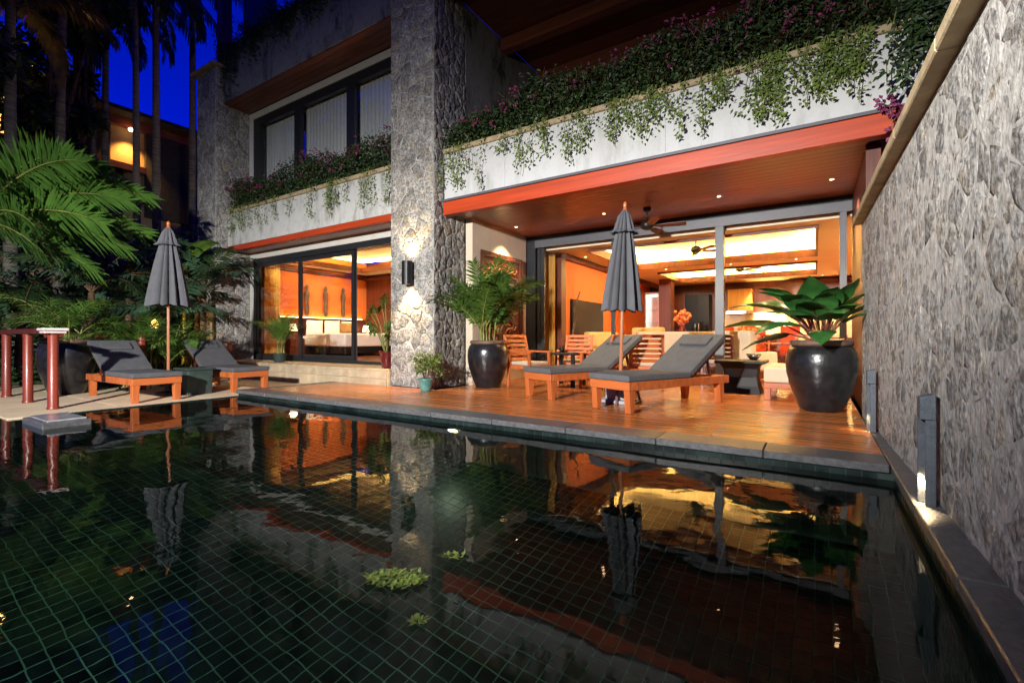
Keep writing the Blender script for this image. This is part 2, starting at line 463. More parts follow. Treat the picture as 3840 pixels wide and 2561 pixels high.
def stone_face(parent, O, U, V, N, W, H, sx, sy, proud, joint, m, rng, rough=0.35):
    O, U, V, N = Vector(O), Vector(U), Vector(V), Vector(N)
    inv = wmat(parent).inverted()
    for poly in cells(W, H, sx, sy, rng):
        n = len(poly)
        cx = sum(p[0] for p in poly)/n; cyy = sum(p[1] for p in poly)/n
        pp = []
        for k in range(n):
            a, b = poly[k], poly[(k+1) % n]; L = math.hypot(b[0]-a[0], b[1]-a[1])
            pp.append(a)
            if L > .09:
                q = rng.uniform(.35, .65); o_ = rng.uniform(-.10, .10)*L
                pp.append((a[0]+(b[0]-a[0])*q - (b[1]-a[1])/L*o_, a[1]+(b[1]-a[1])*q + (b[0]-a[0])/L*o_))
        pp = [(min(W, max(0, a)), min(H, max(0, b))) for a, b in pp]
        poly = pp; n = len(poly)
        me = bpy.data.meshes.new('stone'); v = []; f = []
        h = proud*rng.uniform(.5, 1.25); tx, ty = rng.uniform(-.5,.5), rng.uniform(-.5,.5)
        def ring(shrink, z, jt):
            for (a, b) in poly:
                dx, dy = a-cx, b-cyy; L = math.hypot(dx, dy) + 1e-6
                k = max(.2, 1 - joint/L)*shrink
                jz = rng.uniform(-jt, jt)*proud + (tx*dx + ty*dy)*proud*1.2*(1 if z > 0 else 0)
                v.append(tuple(U*(dx*k+rng.uniform(-jt,jt)*joint) + V*(dy*k+rng.uniform(-jt,jt)*joint) + N*(z+jz)))
        ring(1.0, -0.03, 0); ring(.97, h*.45, rough); ring(.78, h*.95, rough); ring(.40, h*1.15, rough)
        v.append(tuple(N*(h*(1.15+rng.uniform(-.3,.35)))))
        for r_ in range(3):
            for k in range(n):
                k2 = (k+1) % n
                f.append((r_*n+k, r_*n+k2, (r_+1)*n+k2, (r_+1)*n+k))
        for k in range(n): f.append((3*n+k, 3*n+(k+1)%n, 4*n))
        me.from_pydata(v, [], f); me.materials.append(m)
        me.polygons.foreach_set('use_smooth', [True]*len(me.polygons))
        o = bpy.data.objects.new('stone', me); col.objects.link(o); o.parent = parent
        o.matrix_basis = inv @ Matrix.Translation(O + U*cx + V*cyy)

rng = random.Random(5)

# ------------------------------------------------------------------ ground, pool, water, decks
g = MB().box(-300, 300, -300, 300, -2.3, -2.0).build('ground', M['ground']); tag(g, kind='structure')
gb = MB()
gb.box(-60, -13.2, 6.3, 60, -2.0, -.12).box(-60, -14.5, -60, 6.3, -2.0, -.14)
gb.box(-13.2, 60, 18.9, 60, -2.0, -.12)
o = gb.build('garden_soil', M['ground']); tag(o, kind='structure')

WZ = -0.115
PF = -1.55
pool = structure('pool', (-4, 1, PF))
b = MB()
b.box(-14.5, 0.47, -4, 1.5, PF-.12, PF-.006).box(-8.37, 0.47, 1.5, 4.27, PF-.12, PF-.006)
b.build('pool_floor', M['grout'], pool, True)
wb = MB()
wb.box(-8.37, 0.47, 4.27, 4.6, PF, -.062).box(.47, .75, -4, 4.6, PF, -.062)
wb.box(-8.6, -8.365, 1.72, 4.27, PF, -.10).box(-14.5, -8.365, 1.5, 1.72, PF, -.16)
wb.box(-14.7, -14.5, -4, 1.5, PF, -.16).box(-14.5, .47, -4.2, -4, PF, -.062)
wb.build('pool_wall', M['grout_dark'], pool, True)
# tiles
TP = 0.095
tiles = []
def in_view(x, y, z):
    d = -x*0.5417 + y*0.8406
    a = (x*0.8406 + y*0.5417)/max(d, .01)
    return d, a
for i in range(int(15/TP)+1):
    for j in range(int(8.3/TP)+1):
        x = .47 - (i+.5)*TP; y = 4.27 - (j+.5)*TP
        if y < 1.5 + TP/2 and x < -14.4: continue
        if y > 1.5 - TP/2 and x < -8.37 + TP/2: continue
        tiles.append((x, y))
def key(t):
    d, a = in_view(t[0], t[1], PF)
    return d if (d > 1.75 and abs(a) < 1.18) else 1e3
tiles.sort(key=key)
tm = MB(); h = TP/2 - .0035
tm.v = [(-h,-h,-.006),(h,-h,-.006),(h,h,-.006),(-h,h,-.006),(-h+.001,-h+.001,-.0045),(h-.001,-h+.001,-.0045),(h-.001,h-.001,-.0045),(-h+.001,h-.001,-.0045)]
tm.f = [(4,5,6,7),(0,1,5,4),(1,2,6,5),(2,3,7,6),(3,0,4,7)]
t0 = tm.build('tile', M['black_tile'], pool)
inv = wmat(pool).inverted()
for k, (x, y) in enumerate(tiles[:300]):
    p = inv @ Vector((x, y, PF))
    if k == 0: t0.location = p
    else: share('tile', t0.data, pool, p, (0, 0, 0))
rest = MB()
for (x, y) in tiles[300:]:
    i0 = len(rest.v)
    for q in tm.v: rest.v.append((q[0]+x, q[1]+y, q[2]+PF))
    rest.f += [tuple(i0+a for a in f) for f in tm.f]
# wall tiles as the same small pieces
def wall_tiles(axis, c, a0, a1, z0, z1, sgn):
    n = int((a1-a0)/TP); nz = int((z1-z0)/TP)
    for i in range(n):
        for k in range(nz):
            a = a0+(i+.5)*TP; z = z1-(k+.5)*TP
            i0 = len(rest.v)
            for q in tm.v:
                rest.v.append((a+q[0], c+sgn*q[2], z+q[1]) if axis == 'y' else (c+sgn*q[2], a+q[0], z+q[1]))
            rest.f.extend([tuple(i0+w for w in f) for f in tm.f])
wall_tiles('y', 4.2645, -8.36, .46, PF, -.064, -1)
wall_tiles('x', .4645, -1.0, 4.26, PF, -.064, -1)
wall_tiles('x', -8.3595, 1.72, 4.26, PF, -.102, 1)
rt = rest.build('tiling', M['black_tile'], pool, True); rt['kind'] = 'stuff'

# water surface
m, n, l, bs_ = new_mat('pool water'); n.remove(bs_)
tc = n.new('ShaderNodeTexCoord')
nz1 = n.new('ShaderNodeTexNoise'); nz1.inputs['Scale'].default_value = 2.9; nz1.inputs['Detail'].default_value = 1.0; nz1.inputs['Roughness'].default_value = .4
nz2 = n.new('ShaderNodeTexNoise'); nz2.inputs['Scale'].default_value = .8; nz2.inputs['Detail'].default_value = 1.0
l.new(tc.outputs['Object'], nz1.inputs['Vector']); l.new(tc.outputs['Object'], nz2.inputs['Vector'])
ad = n.new('ShaderNodeMath'); ad.operation = 'MULTIPLY_ADD'; ad.inputs[1].default_value = 2.2
l.new(nz2.outputs[0], ad.inputs[0]); l.new(nz1.outputs[0], ad.inputs[2])
nz3 = n.new('ShaderNodeTexNoise'); nz3.inputs['Scale'].default_value = 10.0; nz3.inputs['Detail'].default_value = 1.0; l.new(tc.outputs['Object'], nz3.inputs['Vector'])
ad2 = n.new('ShaderNodeMath'); ad2.operation = 'MULTIPLY_ADD'; ad2.inputs[1].default_value = .13; l.new(nz3.outputs[0], ad2.inputs[0]); l.new(ad.outputs[0], ad2.inputs[2])
bp = n.new('ShaderNodeBump'); bp.inputs['Strength'].default_value = .55; bp.inputs['Distance'].default_value = .0075
l.new(ad2.outputs[0], bp.inputs['Height'])
rf = n.new('ShaderNodeBsdfRefraction'); rf.inputs['IOR'].default_value = 1.33; rf.inputs['Roughness'].default_value = 0.0; rf.inputs[0].default_value = (.86,.97,.93,1)
gl = n.new('ShaderNodeBsdfGlossy'); gl.inputs['Roughness'].default_value = 0.012; gl.inputs[0].default_value = (.95,.95,.95,1)
fr = n.new('ShaderNodeFresnel'); fr.inputs[0].default_value = 1.19
mx = n.new('ShaderNodeMixShader')
for q in (rf, gl, fr): l.new(bp.outputs[0], q.inputs['Normal'])
l.new(fr.outputs[0], mx.inputs[0]); l.new(rf.outputs[0], mx.inputs[1]); l.new(gl.outputs[0], mx.inputs[2])
l.new(mx.outputs[0], n['Material Output'].inputs[0])
M['water'] = m
w = MB()
w.v = [(-14.5,-4,WZ),(.47,-4,WZ),(.47,4.27,WZ),(-8.365,4.27,WZ),(-8.365,1.5,WZ),(-14.5,1.5,WZ)]
w.f = [(0,1,2,3,4,5)]
o = w.build('water', M['water']); tag(o, kind='structure')

# granite coping round the pool
cop = structure('pool_coping', (-4, 4.4, 0))
def slab(x0, x1, y0, y1, z0, z1, m, parent, name='slab', bev=.006):
    cx, cyy, cz = (x0+x1)/2, (y0+y1)/2, (z0+z1)/2
    o = MB().box(x0-cx, x1-cx, y0-cyy, y1-cyy, z0-cz, z1-cz).build(name, m, parent, bevel=bev)
    o.location = wmat(parent).inverted() @ Vector((cx, cyy, cz)); return o
xs = [-8.4, -7.5, -6.6, -5.7, -4.8, -3.9, -3.0, -2.1, -1.2, -.35, .445]
for a, c in zip(xs, xs[1:]): slab(a+.003, c-.003, 4.235, 4.6, -.06, rng.uniform(-.001,.001), M['granite'], cop)
for a, c in ((4.605, 5.4), (5.4, 6.14)): slab(-8.4, -8.11, a, c-.004, -.09, -.002, M['granite'], cop)
ys = [-1.2, -.3, .6, 1.5, 2.4, 3.3, 4.1, 4.9, 5.7, 6.5]
for a, c in zip(ys, ys[1:]): slab(.45, .80, a+.003, c-.003, -.06, rng.uniform(-.001,.001), M['granite'], cop)

# timber deck
deck = structure('deck', (-3, 6, 0))
MB().box(-8.1, .445, 4.605, 6.15, -.12, -.035).box(-5.62, .445, 6.15, 9.15, -.12, -.035).build('deck_frame', M['dark_wood'], deck, True)
y = 4.606
PWD = .118
while y < 9.13:
    x0 = -8.1 if y < 6.08 else -5.5
    x = x0
    while x < .44:
        L = rng.uniform(2.0, 3.6) if x > x0 else rng.uniform(.8, 3.0)
        x1 = min(x+L, .444)
        if .444 - x1 < .5: x1 = .444
        slab(x+.0015, x1-.0015, y, y+PWD-.005, -.034, rng.uniform(-.0012,.0004), M['deck'], deck, 'plank', .003)
        x = x1
    y += PWD

# cream terrace on the left of the pool
pav = structure('pavement', (-10.5, 4, -.1))
for i in range(5):
    for j in range(4):
        x1 = -8.365 - i*1.22 if i else -8.37
        slab(x1-1.216, x1, 1.5+j*1.16, 1.5+j*1.16+1.156, -.24, -.098+rng.uniform(-.001,.001), M['pave'], pav, 'slab', .004)
MB().box(-14.5, -8.62, 1.73, 6.15, -1.6, -.245).build('pavement_bed', M['tan_stone'], pav, True)
# weir block at the corner
o = thing('weir_block', 'low dark granite block, wet top coloured as sky reflection, pool corner below timber posts', 'stone block', (-7.5, 1.75, WZ-.2))
MB().box(-7.95, -7.15, 1.55, 1.98, -.5, -.05).build('block', M['granite'], o, True, bevel=.012)
MB().box(-7.88, -7.19, 1.60, 1.94, -.049, -.03).build('top', flat('sky reflection on wet granite', (.30,.31,.33), .18, .3, 12), o, True, bevel=.005)  # paler colour stands for the sky reflected on the wet top

# ------------------------------------------------------------------ villa
villa = thing('villa', 'two storey villa with stone piers, white planter parapets and lit glass fronted rooms', 'building', (-5, 8, 0))
def vp(name, mb, m, parent=None, **k): return mb.build(name, m, parent or villa, True, **k)
# stone piers
def pier(x0, x1, y0, y1, z0, z1, sdx, sdy, ssx, ssy, side_m):
    p = vp('stone_pier', MB().box(x0, x1+.004, y0-.003, y1, z0, z1), M['mortar'])
    stone_face(p, (x0, y0, z0), (1,0,0), (0,0,1), (0,-1,0), x1-x0, z1-z0, sdx, sdy, .011, .003, M['col_stone'], rng, .6)
    stone_face(p, (x1, y0, z0), (0,1,0), (0,0,1), (1,0,0), y1-y0, z1-z0, ssx, ssy, .018, .004, side_m, rng, .6)
pier(-6.75, -5.68, 6.25, 7.12, 0, 9.0, .215, .25, .15, .24, M['side_stone'])
pier(-14.3, -13.3, 6.2, 7.12, -.1, 8.05, .30, .34, .26, .30, M['col_stone'])
vp('pier_cap', MB().box(-14.45, -13.2, 6.08, 7.3, 8.06, 8.14), M['coping'])

# steps and landing before the bedroom
st = vp('landing', MB().box(-13.28, -6.77, 6.2, 7.1, -.12, .26), M['tan_stone'])
x = -13.28
while x < -6.8:
    x1 = min(x+1.08, -6.77)
    for (z0, z1, yy) in ((-.1, .115, 6.155), (.118, .262, 6.158)):
        sh = .3 if z0 > 0 else 0
        slab(x+.002, x1-.002, yy, 6.198, z0, z1, M['tan_stone'], st, 'block', .003)
    slab(x+.002, x1-.002, 6.15, 7.05, .264, .30, M['tan_stone'], st, 'tread', .005)
    x = x1

def planks(parent, x0, x1, y0, y1, z, t, w, m, n_len=2):
    y = y0
    while y < y1-.02:
        x = x0
        cuts = sorted([x0+(x1-x0)*rng.uniform(.15,.85) for _ in range(n_len-1)]) + [x1]
        for c in cuts:
            slab(x+.001, c-.001, y+.0, min(y+w, y1)-.006, z, z+t+rng.uniform(0,.002), m, parent, 'board', .002)
            x = c
        y += w
# main balcony: beam, soffit, planter parapet
vp('fascia_beam', MB().box(-5.64, 1.9, 6.46, 6.62, 3.10, 3.335), M['red_beam'], bevel=.006)
vp('drip_strip', MB().box(-5.64, 1.9, 6.43, 6.66, 3.337, 3.375), M['alum'])
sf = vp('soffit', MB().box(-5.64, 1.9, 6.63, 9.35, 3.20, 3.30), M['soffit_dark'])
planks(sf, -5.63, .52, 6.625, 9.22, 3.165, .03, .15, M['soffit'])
vp('floor_slab', MB().box(-5.64, 1.9, 6.7, 9.6, 3.38, 3.9), M['render_white'])
pr = vp('parapet', MB().box(-5.64, 2.2, 6.53, 6.72, 3.378, 4.2), M['mortar'])
x = -5.64
while x < 2.1:
    x1 = min(x+1.31, 2.2)
    slab(x+.001, x1-.001, 6.495, 6.528, 3.380, 4.198, M['render_white'], pr, 'panel', .0015)
    slab(x+.002, x1-.002, 6.455, 6.78, 4.202, 4.285, M['coping'], pr, 'coping', .008)
    x = x1
MB().box(-5.64, 2.2, 6.79, 7.5, 3.9, 4.16).build('planter_soil', M['soil'], villa, True)
vp('divider_wall', MB().box(1.05, 1.25, 6.55, 9.6, 4.29, 5.9), M['render_white'])
vp('divider_cap', MB().box(1.0, 1.30, 6.5, 9.6, 5.903, 5.98), M['coping'])
# drain spout on the parapet
sp = vp('drain_spout', MB().lathe([(.082, 0), (.082, .05), (.066, .05), (.066, 0)], 20), M['metal_black'])
sp.rotation_euler = (R(90), 0, 0); sp.location = Vector((.66, 6.492, 3.86)) - villa.location
# upper storey over the balcony
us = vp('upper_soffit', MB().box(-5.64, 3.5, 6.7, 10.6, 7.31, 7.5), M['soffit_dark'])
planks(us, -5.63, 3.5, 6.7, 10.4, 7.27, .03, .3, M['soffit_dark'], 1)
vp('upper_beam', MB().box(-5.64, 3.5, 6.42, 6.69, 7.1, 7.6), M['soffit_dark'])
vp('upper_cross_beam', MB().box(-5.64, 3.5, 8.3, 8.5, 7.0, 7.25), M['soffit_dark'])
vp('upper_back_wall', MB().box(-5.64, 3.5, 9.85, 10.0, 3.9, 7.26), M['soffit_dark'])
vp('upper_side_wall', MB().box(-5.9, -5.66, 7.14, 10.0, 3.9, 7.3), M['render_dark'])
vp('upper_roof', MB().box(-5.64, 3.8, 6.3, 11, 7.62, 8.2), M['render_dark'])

# bedroom wing: beam, soffit, planter parapet
vp('fascia_beam', MB().box(-13.28, -6.77, 6.46, 6.60, 3.19, 3.325), M['red_beam'], bevel=.005)
sf = vp('soffit', MB().box(-13.28, -6.77, 6.62, 7.10, 3.27, 3.33), M['soffit_dark'])
planks(sf, -13.27, -6.78, 6.61, 7.09, 3.235, .03, .12, M['soffit'])
pr = vp('parapet', MB().box(-13.28, -6.77, 6.53, 6.72, 3.34, 4.2), M['mortar'])
x = -13.28
while x < -6.8:
    x1 = min(x+1.30, -6.77)
    slab(x+.001, x1-.001, 6.495, 6.528, 3.342, 4.198, M['render_stain'], pr, 'panel', .0015)
    slab(x+.002, x1-.002, 6.455, 6.78, 4.202, 4.285, M['coping'], pr, 'coping', .008)
    x = x1
vp('planter_soil', MB().box(-13.28, -6.77, 6.79, 7.08, 3.9, 4.16), M['soil'])
vp('floor_slab', MB().box(-13.28, -6.77, 7.14, 12, 3.62, 4.0), M['render_white'])
# bedroom door set
vp('lintel', MB().box(-13.28, -6.77, 7.085, 7.20, 3.07, 3.265), M['white_frame'])
vp('jamb', MB().box(-13.28, -13.12, 7.085, 7.2, .3, 3.068), M['white_frame'])
dset = vp('sliding_door', MB().box(-13.1, -6.77, 7.09, 7.24, 2.93, 3.066).box(-13.1, -6.77, 7.08, 7.26, .302, .37).box(-13.1, -12.96, 7.09, 7.24, .372, 2.928), M['dark_frame'])
def leaf_frame(x0, x1, yy, z0, z1, w, m, parent):
    f = vp('frame', MB().box(x0, x0+w, yy, yy+.05, z0, z1).box(x1-w, x1, yy, yy+.05, z0, z1).box(x0+w+.001, x1-w-.001, yy, yy+.05, z0, z0+w).box(x0+w+.001, x1-w-.001, yy, yy+.05, z1-w, z1), m, parent)
    vp('pane', MB().box(x0+w+.001, x1-w-.001, yy+.02, yy+.028, z0+w+.001, z1-w-.001), M['glass'], parent)
    return f
leaf_frame(-12.95, -10.93, 7.10, .373, 2.927, .10, M['dark_frame'], dset)
leaf_frame(-11.10, -8.95, 7.16, .373, 2.927, .10, M['dark_frame'], dset)
vp('frame', MB().box(-9.12, -8.96, 7.215, 7.255, .373, 2.927), M['alum'], dset)
# upper window of the bedroom wing
uw = vp('window', MB().box(-13.1, -6.77, 7.09, 7.2, 6.72, 6.93).box(-13.1, -12.75, 7.09, 7.2, 4.0, 6.718), M['dark_frame'])
vp('casing', MB().box(-13.28, -6.77, 7.07, 7.2, 6.932, 7.10).box(-13.28, -13.1, 7.07, 7.2, 4.0, 6.930), M['white_frame'], uw)
for xm in (-11.05, -9.0): vp('mullion', MB().box(xm-.13, xm+.13, 7.085, 7.19, 4.0, 6.718), M['dark_frame'], uw)
for a, c in ((-12.75,-11.18), (-10.92,-9.13), (-8.87,-6.77)): vp('pane', MB().box(a+.002, c-.002, 7.13, 7.138, 4.0, 6.717), M['glass'], uw)
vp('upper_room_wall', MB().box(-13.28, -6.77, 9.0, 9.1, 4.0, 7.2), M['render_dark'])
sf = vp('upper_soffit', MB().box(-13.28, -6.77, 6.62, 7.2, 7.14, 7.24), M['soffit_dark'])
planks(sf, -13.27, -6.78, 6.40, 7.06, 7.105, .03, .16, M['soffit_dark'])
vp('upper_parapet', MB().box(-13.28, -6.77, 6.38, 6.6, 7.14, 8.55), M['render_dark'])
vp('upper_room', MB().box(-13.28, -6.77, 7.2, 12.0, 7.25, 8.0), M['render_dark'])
vp('roof_post', MB().box(-13.55, -13.28, 6.35, 6.6, 8.15, 14), M['dark_wood'])
bl = vp('balustrade', MB().box(-12.35, -12.29, 6.42, 6.48, 8.56, 11.2).box(-11.0, -10.94, 6.42, 6.48, 8.56, 11.2), M['alum'])
vp('pane', MB().box(-12.28, -11.01, 6.44, 6.452, 8.58, 11.1), M['glass_dark'], bl)

# living room shell
jam = vp('side_wall', MB().box(-5.66, -5.5, 7.14, 9.12, -.03, 3.19), M['cream'])
vp('side_panel_right', MB().box(.50, .64, 6.9, 9.4, -.03, 3.16), M['mahog'])
sd = vp('sliding_door', MB().box(-5.5, .5, 9.16, 9.36, 2.93, 3.16).box(-5.5, -5.28, 9.16, 9.36, 0, 2.928), M['dark_frame'])
vp('head_rail', MB().box(-5.27, .49, 9.12, 9.155, 2.90, 3.06), M['alum'], sd)
vp('post', MB().box(-1.52, -1.38, 9.13, 9.30, 0, 2.898), M['alum'], sd)
vp('post', MB().box(.33, .42, 9.13, 9.30, 0, 2.898), M['alum'], sd)
vp('post', MB().box(-5.25, -5.17, 9.2, 9.30, 0, 2.898), M['dark_frame'], sd)
vp('pane', MB().box(-5.08, -3.52, 9.235, 9.243, .06, 2.85), M['glass'], sd)
vp('stile', MB().box(-5.165, -5.085, 9.21, 9.27, .01, 2.897).box(-3.515, -3.44, 9.21, 9.27, .01, 2.897), M['dark_frame'], sd)
vp('sill', MB().box(-5.5, .5, 9.155, 9.36, -.04, -.001), M['alum'], sd)
vp('interior_floor', MB().box(-5.6, 4.2, 9.37, 18.8, -.1, -.003), M['int_floor'])
vp('tv_wall', MB().box(-5.45, -5.02, 9.95, 13.0, 0, 2.74), M['orange_wall'])
vp('entry_post', MB().box(-5.2, -4.9, 9.7, 9.94, 0, 2.74), M['dark_wood'])
vp('living_wall', MB().box(-5.6, -5.46, 9.37, 18.6, 0, 3.3), M['orange_wall'])
vp('cornice', MB().box(-5.02, -4.88, 9.95, 18.4, 2.74, 2.86), M['mahog'])
vp('living_wall', MB().box(4.0, 4.2, 9.37, 18.6, 0, 3.3), M['mahog'])
vp('front_wall', MB().box(.65, 4.2, 9.2, 9.36, 0, 3.3), M['cream'])
vp('kitchen_wall', MB().box(-5.46, 4.2, 18.45, 18.6, 0, 3.3), M['mahog'])
CZ = 2.86
T1 = (-4.3, .05, 9.75, 13.2); T2 = (-4.0, .05, 14.3, 17.0)
ce = MB()
ce.box(-5.45, 4.0, 9.37, T1[2], CZ, CZ+.1).box(-5.45, 4.0, T1[3], T2[2], CZ, CZ+.1).box(-5.45, 4.0, T2[3], 18.44, CZ, CZ+.1)
ce.box(-5.45, T1[0], T1[2]+.001, T1[3]-.001, CZ, CZ+.1).box(T1[1], 4.0, T1[2]+.001, T1[3]-.001, CZ, CZ+.1)
ce.box(-5.45, T2[0], T2[2]+.001, T2[3]-.001, CZ, CZ+.1).box(T2[1], 4.0, T2[2]+.001, T2[3]-.001, CZ, CZ+.1)
cei = vp('ceiling', ce, M['ceiling'])
for (x0, x1, y0, y1) in (T1, T2):
    e = .28
    vp('coffer', MB().box(x0-e, x1+e, y0-e, y1+e, CZ+.40, CZ+.46).box(x0-e, x1+e, y1+e-.02, y1+e, CZ+.102, CZ+.398).box(x0-e, x1+e, y0-e, y0-e+.02, CZ+.102, CZ+.398)
       .box(x0-e, x0-e+.02, y0-e+.02, y1+e-.02, CZ+.102, CZ+.398).box(x1+e-.02, x1+e, y0-e+.02, y1+e-.02, CZ+.102, CZ+.398), M['ceiling'], cei)
    t = .05
    vp('trim', MB().box(x0, x0+t, y0, y1, CZ-.05, CZ+.13).box(x1-t, x1, y0, y1, CZ-.05, CZ+.13).box(x0+t, x1-t, y0, y0+t, CZ-.05, CZ+.13).box(x0+t, x1-t, y1-t, y1, CZ-.05, CZ+.13), M['mahog'], cei)
    vp('cove_light', MB().box(x0, x1, y1+.08, y1+.14, CZ+.11, CZ+.15).box(x0-.14, x0-.08, y0, y1, CZ+.11, CZ+.15).box(x1+.08, x1+.14, y0, y1, CZ+.11, CZ+.15).box(x0, x1, y0-.14, y0-.08, CZ+.11, CZ+.15), M['cove'], cei)

# bedroom shell
vp('bedroom_floor', MB().box(-14.4, -6.75, 7.27, 12, .05, .33), M['int_floor'])
vp('bed_wall', MB().box(-14.4, -14.0, 7.3, 12, .33, 3.6), M['orange_wall'])
vp('bedroom_wall', MB().box(-14.0, -6.6, 11.75, 11.9, .33, 3.6), M['mahog'])
vp('bedroom_wall', MB().box(-6.76, -6.6, 7.14, 11.75, .33, 3.6), M['mahog'])
wc = vp('headboard', MB().box(-13.998, -13.86, 8.15, 11.6, .33, 1.50), M['dark_wood'])
vp('ledge', MB().box(-13.998, -13.80, 8.15, 11.6, 1.503, 1.54), M['mahog'], wc)
vp('backlight', MB().box(-13.97, -13.93, 8.25, 11.5, 1.545, 1.56), M['backlight'], wc)
vp('corner_post', MB().box(-13.998, -13.7, 7.75, 8.1, .33, 3.2), M['dark_wood'])
B1 = (-13.2, -7.6, 8.3, 10.9); BZ = 3.18
ce = MB()
ce.box(-13.998, -6.77, 7.27, B1[2], BZ, BZ+.08).box(-13.998, -6.77, B1[3], 11.74, BZ, BZ+.08).box(-13.998, B1[0], B1[2]+.001, B1[3]-.001, BZ, BZ+.08).box(B1[1], -6.77, B1[2]+.001, B1[3]-.001, BZ, BZ+.08)
cb_ = vp('bedroom_ceiling', ce, M['ceiling'])
vp('coffer', MB().box(B1[0]-.25, B1[1]+.25, B1[2]-.25, B1[3]+.25, BZ+.34, BZ+.38), M['ceiling'], cb_)
vp('trim', MB().box(-13.998, -13.86, 7.3, 11.74, 3.0, 3.08).box(-13.86, -6.8, 11.62, 11.74, 3.0, 3.08).box(B1[0], B1[1], B1[3]-.05, B1[3], BZ-.05, BZ+.12).box(B1[0], B1[0]+.05, B1[2], B1[3]-.05, BZ-.05, BZ+.12), M['mahog'], cb_)
vp('cove_light', MB().box(B1[0], B1[1], B1[3]+.08, B1[3]+.13, BZ+.09, BZ+.12).box(B1[0]-.13, B1[0]-.08, B1[2], B1[3], BZ+.09, BZ+.12).box(B1[0], B1[1], B1[2]-.13, B1[2]-.08, BZ+.09, BZ+.12), M['cove'], cb_)

# ------------------------------------------------------------------ garden wall on the right
WA = -math.atan(.024)      # turns a little away from the pool
gw = thing('stone_wall', 'tall granite rubble garden wall with a flat tan coping running along the right pool edge', 'wall', (.635, .8, 0), -WA)
# local frame: +y runs away from the camera, -x faces the pool
def gl_(p): return wmat(gw) @ Vector(p)
Lw0, Lw1, Hw = -2.4, 6.3, 2.27
MB().box(-.006, .30, Lw0, Lw1, -.3, Hw).build('core', M['mortar'], gw)
Wm = wmat(gw).to_3x3()
Lm = .9
stone_face(gw, gl_((0, Lm, -.02)), Wm @ Vector((0,1,0)), (0,0,1), Wm @ Vector((-1,0,0)), Lw1-Lm, Hw, .215, .205, .008, .001, M['wall_stone'], rng, .4)
stone_face(gw, gl_((0, Lw0, -.02)), Wm @ Vector((0,1,0)), (0,0,1), Wm @ Vector((-1,0,0)), Lm-Lw0, Hw, .5, .45, .012, .002, M['wall_stone'], rng, .5)
stone_face(gw, gl_((0, Lw1, -.02)), Wm @ Vector((1,0,0)), (0,0,1), Wm @ Vector((0,1,0)), .3, Hw, .3, .34, .02, .006, M['wall_stone'], rng, .55)
y = Lw0
while y < Lw1-.05:
    y1 = min(y+1.15, Lw1+.03)
    MB().box(-.10, .36, y+.002, y1-.002, Hw, Hw+.075).build('coping', M['coping'], gw, bevel=.008)
    y = y1

# ------------------------------------------------------------------ outdoor furniture
def make_lounger():
    """foot end at the origin, head along +y; width along x"""
    r = thing('sun_lounger', 'x', 'sun lounger')
    W, L = .66, 2.0
    f = MB().box(-W/2, W/2, .0, .045, .27, .375).box(-W/2, -W/2+.045, .046, L, .27, .375).box(W/2-.045, W/2, .046, L, .27, .375).box(-W/2+.046, W/2-.046, L-.05, L-.001, .28, .37)
    f.box(-W/2+.046, W/2-.046, .05, 1.18, .352, .372)
    f.build('frame', M['teak'], r, bevel=.005)
    lg = None
    for (sx, yy) in ((-1, .06), (1, .06), (-1, L-.16), (1, L-.16)):
        x = sx*(W/2-.052)
        m = MB()
        p = [(-.052, .27), (.052, .27), (.052, .12), (.030, 0), (-.030, 0), (-.040, .12)]
        m.prism([(a+yy, z) for a, z in p], 'x', x-.045*1.0, x+.045)
        m.build('leg', M['teak_y'], r, bevel=.004)
    MB().box(-.30, .30, 1.16, 1.19, .31, .345).build('stretcher', M['teak'], r)
    MB().box(-W/2-.01, W/2+.01, -.02, 1.15, .378, .455).build('seat_mattress', M['cushion'], r, smooth=False, bevel=.022, seg=3)
    an = R(33)
    bt = bpy.data.objects.new('backrest', None)
    B = MB().box(-W/2+.01, W/2-.01, 0, .84, -.045, -.012)
    bo = B.build('backrest', M['dark_wood'], r)
    bo.location = (0, 1.17, .405); bo.rotation_euler = (an, 0, 0)
    MB().box(-W/2-.01, W/2+.01, .0, .90, -.010, .066).build('back_mattress', M['cushion'], bo, bevel=.022, seg=3)
    MB().tube([(-W/2-.006,.008,.06),(W/2+.006,.008,.06),(W/2+.006,.892,.06),(-W/2-.006,.892,.06),(-W/2-.006,.008,.06)], .0065, 6).build('piping', M['cushion'], bo)
    MB().box(-.22, .22, .60, .80, .068, .098).build('headrest', M['cushion'], bo, bevel=.022, seg=3)
    MB().bar((0-.2, 1.75, .33), (-.2, 1.66, .70), .03, .03).bar((.2, 1.75, .33), (.2, 1.66, .70), .03, .03).build('prop', M['dark_wood'], r)
    return r
lng = make_lounger()
def put(o, loc, rz, label=None, group=None):
    o.location = loc; o.rotation_euler = (0, 0, rz)
    if label: o['label'] = label
    if group: o['group'] = group
    return o
GL = 'charcoal cushioned sun loungers by the pool'
put(lng, (-2.13, 5.50, 0), R(-24), 'largest charcoal lounger on the deck, nearest the big leafy pot and pool edge', GL)
put(copy_tree(lng), (-3.48, 6.08, 0), R(-24), 'charcoal teak lounger on the deck between black palm pot and the striped umbrella pole', GL)
put(copy_tree(lng), (-8.62, 3.18, -.098), R(90), 'charcoal lounger on cream paving nearest the red timber posts', GL)
put(copy_tree(lng), (-8.76, 4.70, -.098), R(90), 'charcoal lounger on cream paving closest to the deck corner and bedroom steps', GL)

